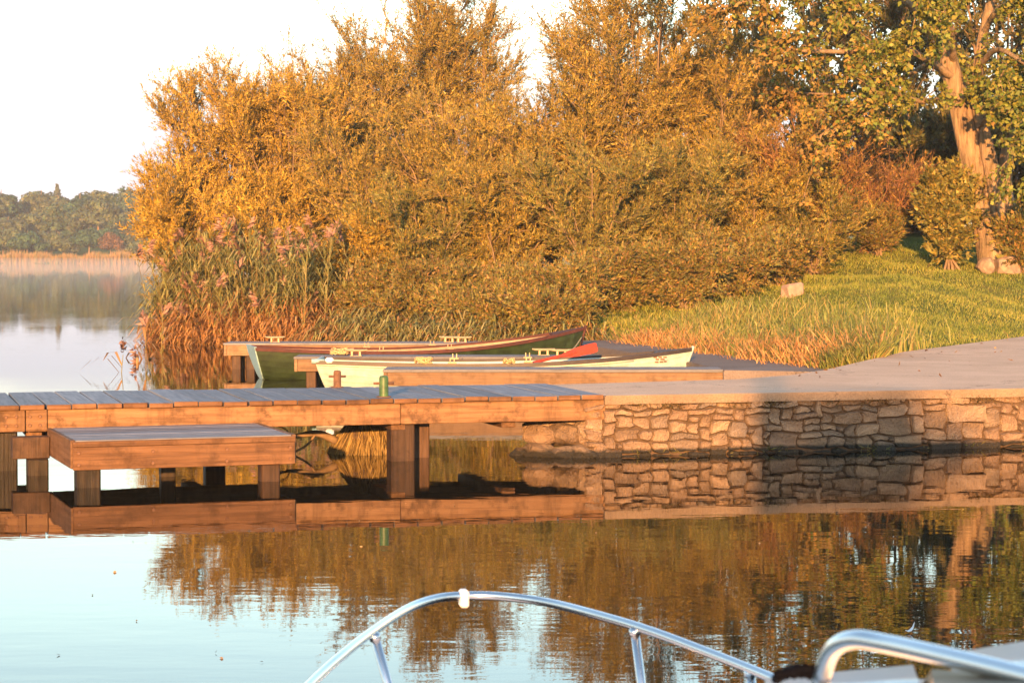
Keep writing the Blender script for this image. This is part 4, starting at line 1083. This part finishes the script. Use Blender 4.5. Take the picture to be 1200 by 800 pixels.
# moss and tufts on the wall top and at its foot
gt = np.random.default_rng(9)
def tuft(name, s0, s1, z0, z1, n, hmax, pal, label):
    s_ = gt.uniform(s0, s1, n); keep = (np.sin(s_ * 5.3) + np.sin(s_ * 11.7 + 1) + gt.normal(0, .4, n)) > .4; s_ = s_[keep]; n = len(s_)
    b = np.array([tuple(J(a, -.004, b_)) for a, b_ in zip(s_, gt.uniform(z0, z1, n))])
    d = unit(np.stack([gt.normal(0, .7, n), gt.uniform(-1, -.2, n), gt.normal(.25, .6, n)], -1))
    v, q = leaves(b, d, gt.uniform(.02, hmax, n), np.full(n, .008), gt)
    tag(link(name, np_mesh(name, v, q, palette(gt, n, pal)), M['grass']), label, 'moss', kind='stuff')
tuft('wall_moss', 5.9, 14, .465, .525, 3600, .05, [(.14, .09, .035), (.20, .12, .05), (.10, .09, .03)], 'brown dry moss along the top course of the stone wall')
tuft('water_grass', 6.0, 13, .01, .04, 420, .11, [(.16, .17, .04), (.24, .20, .06)], 'thin grass sprouts at the foot of the stone wall')

# straw tussock and driftwood under the jetty
tp_ = J(js(430, 1.15), 1.15, 0)
tus = empty('straw_tussock', tuple(tp_), 0, 'golden straw tussock under the jetty beside the round pile', 'tussock')
gt2 = np.random.default_rng(77); n = 1500
a = gt2.random(n) * 2 * np.pi; rr = .34 * np.sqrt(gt2.random(n))
b = np.stack([np.cos(a) * rr * 1.0, np.sin(a) * rr * .8, .42 * (1 - (rr / .36) ** 2) + .02], -1)
d = unit(np.stack([np.cos(a) * .5 + gt2.normal(0, .15, n), np.sin(a) * .5 + gt2.normal(0, .15, n), -1.1 + 0 * a], -1))
v, q = leaves(b, d, gt2.uniform(.18, .42, n), np.full(n, .014), gt2)
link('straw', np_mesh('straw', v, q, palette(gt2, n, [(.38, .27, .10), (.30, .21, .08), (.46, .34, .14), (.22, .15, .06)])), M['grass'], tus)
link('root_mound', rock_mesh('root_mound', .33, .28, .42, 12), M['mortar'], tus, (0, 0, -.05))
dw = tus.location
drift = [dw + Vector((-.30, -.05, .12)), dw + Vector((-.5, -.08, .2)), dw + Vector((-.75, -.12, .17)), dw + Vector((-.95, -.15, .22))]
dbr = empty('driftwood_branch', (dw.x - .3, dw.y, 0), 0, 'dark driftwood branch sticking out of the water beside the straw tussock', 'branch')
org = Vector((dw.x - .3, dw.y, 0))
tube_obj('bough', smooth_path([p - org for p in drift], 5), list(np.linspace(.045, .012, 16)), M['bark'], dbr, 7)
tube_obj('twig', smooth_path([drift[1] - org, drift[1] - org + Vector((-.1, -.05, -.12)), drift[1] - org + Vector((-.3, -.1, -.22))], 4), .012, M['bark'], dbr, 6)
tube_obj('twig', smooth_path([drift[2] - org, drift[2] - org + Vector((-.06, -.02, .08)), drift[2] - org + Vector((-.2, -.03, .12))], 4), .007, M['bark'], dbr, 6)

# floating flecks and a white feather
gf = np.random.default_rng(3); n = 70
fy = gf.uniform(8.2, 19.0, n); fx = gf.uniform(-.22, .22, n) * fy
b = np.stack([fx, fy, np.full(n, .004)], -1); d = unit(np.stack([gf.normal(0, 1, n), gf.normal(0, 1, n), gf.uniform(0, .25, n)], -1))
v, q = leaves(b, d, gf.uniform(.008, .03, n), gf.uniform(.006, .016, n), gf)
tag(link('floating_leaves', np_mesh('floating_leaves', v, q, palette(gf, n, [(.12, .08, .04), (.3, .2, .1), (.08, .07, .05)])), M['leaf']), 'tiny leaf flecks floating on the calm water', 'leaves', kind='stuff')
n = 420; lx = gf.uniform(3.2, 11, n); ly = gf.uniform(24, 42, n)
ok = inside(lx, ly, lane_poly); ok &= (seg_dist(lx, ly, lane_edge, False) < gf.exponential(.7, n)); lx, ly = lx[ok], ly[ok]; n = len(lx)
b = np.stack([lx, ly, np.full(n, .606)], -1); d = unit(np.stack([gf.normal(0, 1, n), gf.normal(0, 1, n), gf.uniform(0, .5, n)], -1))
v, q = leaves(b, d, gf.uniform(.03, .09, n), gf.uniform(.02, .05, n), gf)
tag(link('fallen_leaves', np_mesh('fallen_leaves', v, q, palette(gf, n, [(.25, .13, .05), (.34, .2, .07), (.16, .09, .04)])), M['leaf']), 'dry fallen leaves along the grass edge of the pavement', 'leaves', kind='stuff')
fp = P(1071, 743)
bm = bmesh.new()
rows_ = []
for t, w_, z in ((0, .004, .012), (.25, .016, .008), (.55, .02, .012), (.85, .012, .03), (1, .002, .055)):
    rows_.append([bm.verts.new((-.035 + .05 * t + 0 * s_, s_ * w_, z + .004 * (1 - abs(s_)))) for s_ in (-1, 0, 1)])
for a, b_ in zip(rows_, rows_[1:]):
    for k in (0, 1): bm.faces.new((a[k], a[k + 1], b_[k + 1], b_[k]))
tag(link('feather', bm_mesh('feather', bm), M['feather'], None, (fp.x, fp.y, 0), (0, 0, .2)), 'small curled white feather floating on the dark reflection', 'feather')

# ---------------------------------------------------------------- far shore
def far_tree(name, seed, h, r, pal, n=1500, conifer=False):
    g = np.random.default_rng(seed); e = empty(name)
    v, q = tubes([(np.array([(0, 0, -.5), (.1, 0, h * .4), (0, .1, h * .9)]), np.array([.3, .22, .05]) * h / 12)], 6)
    link('trunk', np_mesh('trunk', v, q), M['bark'], e)
    if conifer:
        t = g.uniform(.1, 1, n) ** .8; a = g.random(n) * 6.283; lay = np.abs(np.sin(t * 26)) * .6 + .4
        rr = r * (1 - t) ** .8 * g.uniform(.2, 1, n) * lay
        c = np.stack([np.cos(a) * rr, np.sin(a) * rr, h * t - rr * .15], -1); nrm = unit(np.stack([np.cos(a), np.sin(a), .2 + 0 * a], -1)); size = .34
        tone = np.zeros(n)
    else:
        nb = 34; bc = unit(g.normal(size=(nb, 3))); bc[:, 2] = np.abs(bc[:, 2]) * 1.35 - .62
        bc = bc * np.array([r, r, h * .42]) * g.uniform(.45, .95, (nb, 1)) + np.array([0, 0, h * .52]); br = g.uniform(.22, .38, nb) * r
        i = g.integers(0, nb, n); dr = unit(g.normal(size=(n, 3))); dr[:, 2] = dr[:, 2] * .8 + .15
        c = bc[i] + dr * (br[i] * g.uniform(.8, 1.05, n))[:, None]; c[:, 2] = np.maximum(c[:, 2], .1); nrm = unit(dr + g.normal(0, .35, (n, 3))); size = .30
        tone = g.normal(0, .22, nb)[i]
    s1 = unit(np.cross(nrm, g.normal(size=(n, 3)))); s2 = np.cross(nrm, s1); z = size * g.uniform(.5, 1.3, n)[:, None] * r / 4
    v = np.stack([c - s1 * z, c - s2 * z * .7, c + s1 * z, c + s2 * z * .7], 1).reshape(-1, 3)
    link('crown', np_mesh('crown', v, np.arange(n * 4).reshape(n, 4), np.clip(palette(g, n, pal, .15) * (1 + tone[:, None]), .01, .6)), M['leaf'], e)
    return e
FG = [(.034, .074, .030), (.045, .085, .033), (.030, .062, .030)]; FO = [(.075, .10, .038), (.095, .10, .042), (.055, .082, .034)]; FR = [(.12, .065, .03), (.15, .08, .035)]
protos = [far_tree('far_tree', 900, 11, 4.6, FG, 5200), far_tree('far_tree', 901, 11, 4.9, FO, 5200), far_tree('far_tree', 902, 10, 4.3, FG + FO, 5200), far_tree('far_tree', 903, 6, 4.0, FO, 4200), far_tree('far_tree', 904, 6.4, 3.4, FG, 4200)]
used = set()
def put(k, px, d, sc, lab, group, sz=1.0):
    x = (px - 600) * d / F
    o = protos[k] if k not in used else copy_tree(protos[k])
    used.add(k); o.location = (x, d, H1(x, d) - .1); o.rotation_euler = (0, 0, random.uniform(0, 6.28)); o.scale = (sc, sc, sc * sz)
    tag(o, lab, 'tree', group)
rf = random.Random(4)
ORD = ['first', 'second', 'third', 'fourth', 'fifth', 'sixth', 'seventh', 'eighth', 'ninth', 'tenth', 'eleventh', 'twelfth']
for step, kinds, d0, dj, sc0, sc1, z0, z1, what, grp in (
        (22, (0, 1, 2), 478, 10, .95, 1.2, .75, 1.0, 'tree on the skyline of the far shore', 'skyline trees on the far shore'),
        (24, (0, 1, 2, 2), 447, 9, .8, 1.1, .7, 1.0, 'tree half-way up the far shore slope', 'middle row of trees on the far shore'),
        (26, (3, 4, 3), 419, 7, .75, 1.1, .8, 1.05, 'rounded bush in the front row of the far shore', 'front row bushes on the far shore')):
    seen = 0
    for px in range(-130, 330, step):
        x_ = px + rf.uniform(-7, 7); lab = what
        if 0 <= x_ <= 185:
            lab = ORD[seen] + ' ' + what + ' from the left'; seen += 1
        elif x_ < 0: lab = what + ', outside the picture'
        else: lab = what + ', behind the golden willows'
        put(rf.choice(kinds), x_, d0 + rf.uniform(-dj, dj), rf.uniform(sc0, sc1), lab, grp, rf.uniform(z0, z1))
rt = far_tree('far_tree', 910, 5.2, 2.3, FR, 2600); x_ = (130 - 600) * 409 / F; rt.location = (x_, 409, H1(x_, 409)); tag(rt, 'small russet tree among the far shore reeds', 'tree')
cn = far_tree('spruce_tree', 911, 10.0, 5.0, [(.05, .065, .035), (.07, .08, .04)], 260, True); x_ = (68 - 600) * 484 / F; cn.location = (x_, 484, H1(x_, 484)); cn.scale = (1.1, 1.1, 1.0); tag(cn, 'lone spruce sticking out above the far shore wood', 'tree')
gfr = np.random.default_rng(61); n = 30000
x = gfr.uniform(-170, -20, n); y0 = 400 + 5 * np.sin(x * .03) + 3 * np.sin(x * .11); y = y0 + gfr.uniform(-1, 11, n)
h = gfr.uniform(.9, 2.6, n) * (.8 + .12 * np.sin(x * .35) + .15 * np.sin(x * 1.3 + 1)); s_ = np.stack([gfr.uniform(.04, .12, n), 0 * x, 0 * x], -1)
b = np.stack([x, y, np.full(n, -.1)], -1); tip = b + np.stack([gfr.normal(0, .25, n), gfr.normal(0, .25, n), h], -1)
v = np.stack([b - s_, b + s_, tip], 1).reshape(-1, 3)
tag(link('far_reed_bed', np_mesh('far_reed_bed', v, np.arange(n * 3).reshape(n, 3), palette(gfr, n, [(.30, .17, .06), (.36, .20, .07), (.17, .15, .06), (.24, .13, .055), (.15, .14, .05)])), M['grass']), 'orange reed bed along the hazy far shore', 'reeds', kind='stuff')

# ---------------------------------------------------------------- the cruiser the picture is taken from
ax_ = Vector((-.155, .988, 0)).normalized(); BA = math.atan2(-ax_.x, ax_.y)
cr = empty('cabin_cruiser', (.80, 0, 0), BA, 'white cabin cruiser with polished steel bow rail in the foreground', 'boat')
inv = (Matrix.Translation((.80, 0, 0)) @ Matrix.Rotation(BA, 4, 'Z')).inverted()
def C_(p): return inv @ Vector(p)
# hull loft (local: x right, y forward)
st_ = [(-4.6, 1.30, .62), (-2, 1.38, .60), (1, 1.36, .62), (3, 1.18, .66), (4.6, .78, .72), (5.6, .38, .78), (6.15, .03, .82)]
bm = bmesh.new(); prev = None
for y, w_, z in st_:
    ring = [bm.verts.new(c) for c in ((-w_, y, z), (-w_ * .97, y, z - .25), (-w_ * .78, y - .1, -.05), (0, y - .25, -.38), (w_ * .78, y - .1, -.05), (w_ * .97, y, z - .25), (w_, y, z))]
    if prev:
        for k in range(6): bm.faces.new((prev[k], prev[k + 1], ring[k + 1], ring[k]))
    else: bm.faces.new(ring)
    prev = ring
bm.faces.new(prev); bmesh.ops.recalc_face_normals(bm, faces=bm.faces)
link('hull', bm_mesh('hull', bm, True), M['gelcoat'], cr)
bm = bmesh.new(); L_ = [bm.verts.new((-w_ * .985, y, z + .012)) for y, w_, z in st_]; Rr = [bm.verts.new((w_ * .985, y, z + .012)) for y, w_, z in st_]
for k in range(len(st_) - 1): bm.faces.new((L_[k], Rr[k], Rr[k + 1], L_[k + 1]))
link('deck', bm_mesh('deck', bm), M['gelcoat'], cr)
def rounded(name, x0, x1, y0, y1, z0, z1, mat, bev, taper=0):
    bm = bmesh.new(); box_bm(bm, x0, x1, y0, y1, z0, z1)
    for v in bm.verts:
        if v.co.z > (z0 + z1) / 2:
            v.co.x += -taper * (1 if v.co.x > (x0 + x1) / 2 else -1); v.co.y += -taper * (1 if v.co.y > (y0 + y1) / 2 else -1)
    bmesh.ops.bevel(bm, geom=list(bm.edges), offset=bev, segments=3, affect='EDGES')
    return link(name, bm_mesh(name, bm, True), mat, cr)
rounded('cabin_top', -.98, .98, -.9, 3.2, .60, 1.12, M['gelcoat'], .06, .10)
rounded('wheelhouse', -.92, .92, -3.4, -.95, .60, 2.55, M['gelcoat'], .05, .04)
rounded('wheelhouse_roof', -1.0, .98, -3.55, -.80, 2.552, 2.65, M['gelcoat'], .03)
m_, nt_, b_s = mat_new('shade_screen_film'); tr_ = nt_.nodes.new('ShaderNodeBsdfTransparent'); tr_.inputs['Color'].default_value = (.78, .80, .82, 1)
ms_ = nt_.nodes.new('ShaderNodeMixShader'); ms_.inputs[0].default_value = .52; b_s.inputs['Base Color'].default_value = (.05, .05, .05, 1); b_s.inputs['Roughness'].default_value = .1  # half-clear film; its opacity sets how dark the added wall shade is
nt_.links.new(tr_.outputs[0], ms_.inputs[1]); nt_.links.new(b_s.outputs[0], ms_.inputs[2]); nt_.links.new(ms_.outputs[0], nt_.nodes['Material Output'].inputs['Surface'])
box('shade_screen', -.88, .82, -1.02, -1.012, 2.655, 4.02, m_, cr, 0)  # unseen screen added to cast the soft shade patch on the quay wall
box('shade_screen', -.88, .82, -3.3, -3.292, 2.655, 4.02, m_, cr, 0)
for x_, y_ in ((-.90, -1.02), (.84, -1.02), (-.90, -3.3), (.84, -3.3)): tube_obj('shade_screen_post', [(x_, y_, 2.62), (x_, y_, 4.03)], .02, M['steel'], cr, 8)  # posts of the added shade screen
for x in (-.45, .45): box('windscreen', x - .38, x + .38, -.955, -.93, 1.65, 2.4, M['glass'], cr, .01)
for s_ in (-1, 1):
    for y in (-2.9, -1.9): box('side_window', s_ * .915 - .012, s_ * .915 + .012, y, y + .75, 1.65, 2.4, M['glass'], cr, .008)
tube_obj('shadow_strip_pole', [(-.84, -1.6, 2.64), (-.84, -1.6, 4.65)], .085, M['gelcoat'], cr, 14)  # unseen pole added to cast the narrow shadow strip on the pavement
# bow rail
def rail_pt(px, py, z): return C_(P(px, py, z))
left = [rail_pt(300, 868, 1.02), rail_pt(366, 800, 1.05), rail_pt(405, 765, 1.07), rail_pt(440, 738, 1.08), rail_pt(478, 714, 1.085), rail_pt(512, 702.5, 1.09), rail_pt(545, 699.5, 1.09),
        rail_pt(585, 700, 1.09), rail_pt(640, 707, 1.085), rail_pt(700, 722, 1.08), rail_pt(760, 740, 1.07), rail_pt(830, 766, 1.05), rail_pt(905, 796, 1.03), rail_pt(985, 832, 1.01)]
tube_obj('bow_rail', smooth_path(left, 6), .0116, M['steel'], cr, 16)
def stan(px, py, z, foot):
    a = rail_pt(px, py, z); b = a + Vector(foot); b.z = .70
    so = tube_obj('stanchion', [tuple(a), tuple(b)], .0115, M['steel'], cr, 12)
    tube_obj('foot_plate', [tuple(b + Vector((0, 0, -.012))), tuple(b + Vector((0, 0, .02)))], .03, M['steel'], so, 12)
    tube_obj('weld_collar', [tuple(a + (b - a) * .01), tuple(a + (b - a) * .05)], .0145, M['steel'], so, 12)
stan(437, 743, 1.075, (.10, -.05, 0)); stan(744, 737, 1.07, (.03, -.1, 0)); stan(880, 786, 1.035, (.02, -.1, 0)); stan(330, 838, 1.03, (.08, -.05, 0))
fa = rail_pt(543, 699, 1.09)
box('rail_fitting', fa.x - .012, fa.x + .012, fa.y - .024, fa.y + .018, fa.z - .030, fa.z + .016, M['gelcoat'], cr, .005)
# grab rail and raised hatch on the cabin top, close to the lens
def near(px, py, d): return C_(PD(px, py, d))
g_ = [near(955, 884, 2.62), near(962, 819, 2.6), near(968, 787, 2.58), near(980, 761, 2.55), near(1004, 751, 2.52), near(1040, 756, 2.48), near(1100, 769, 2.40), near(1200, 793, 2.28), near(1320, 826, 2.15), near(1345, 854, 2.13), near(1350, 904, 2.12)]
tube_obj('grab_rail', smooth_path(g_, 6), .0106, M['steel'], cr, 16)
def wedge(name, corners, thick, mat, bev):
    bm = bmesh.new(); t = [bm.verts.new(C_(c)) for c in corners]; f = bm.faces.new(t)
    r = bmesh.ops.extrude_face_region(bm, geom=[f])
    for v in [g for g in r['geom'] if isinstance(g, bmesh.types.BMVert)]: v.co.z = 1.10
    bmesh.ops.recalc_face_normals(bm, faces=bm.faces)
    bmesh.ops.bevel(bm, geom=list(bm.edges), offset=bev, segments=3, affect='EDGES')
    return link(name, bm_mesh(name, bm, True), mat, cr)
wedge('roof_hatch', [PD(880, 797, 3.0), PD(1090, 778, 3.05), PD(1105, 812, 2.6), PD(890, 830, 2.6)], .1, M['gelcoat'], .02)
wedge('roof_locker', [PD(1118, 765, 2.95), PD(1290, 736, 3.0), PD(1330, 800, 2.5), PD(1125, 806, 2.6)], .1, M['gelcoat'], .02)
wedge('roof_cushion', [PD(1072, 779, 2.5), PD(1300, 792, 2.2), PD(1320, 850, 2.0), PD(1075, 825, 2.25)], .1, M['canvas'], .02)
r_ = random.Random(2)
pts_ = []
for k in range(26):
    t = k / 25
    p = PD(912 + 58 * t + 4 * math.sin(k * 1.9), 795 - 7 * math.sin(t * 3.1) + 3 * math.cos(k * 2.3), 2.64 + .03 * math.cos(k * 1.9)); pts_.append(p)
tag(tube_obj('rope', smooth_path(pts_, 3), .0065, M['dark_rope'], None, 8), 'dark navy rope tangled round the grab rail foot', 'rope')

# ---------------------------------------------------------------- haze over the lake
def volume_box(name, x0, x1, y0, y1, z0, z1, dens, col, label):
    m = bpy.data.materials.new(name); m.use_nodes = True; nt = m.node_tree
    nt.nodes.remove(nt.nodes['Principled BSDF']); pv = nt.nodes.new('ShaderNodeVolumePrincipled')
    pv.inputs['Color'].default_value = (*col, 1); pv.inputs['Density'].default_value = dens; pv.inputs['Anisotropy'].default_value = 0.0
    nt.links.new(pv.outputs[0], nt.nodes['Material Output'].inputs['Volume'])
    bm = bmesh.new(); box_bm(bm, x0, x1, y0, y1, z0, z1)
    return tag(link(name, bm_mesh(name, bm), m), label, 'haze', kind='stuff')
HAZE = 0.00036
volume_box('haze', -1000, 1000, -310, 1300, -2.7, 26, HAZE, (.78, .88, 1.0), 'thin morning haze over the lake')
volume_box('mist', -700, 500, 130, 397, -.4, 1.05, .0017, (.62, .81, 1.0), 'thin white morning mist lying on the far part of the lake')
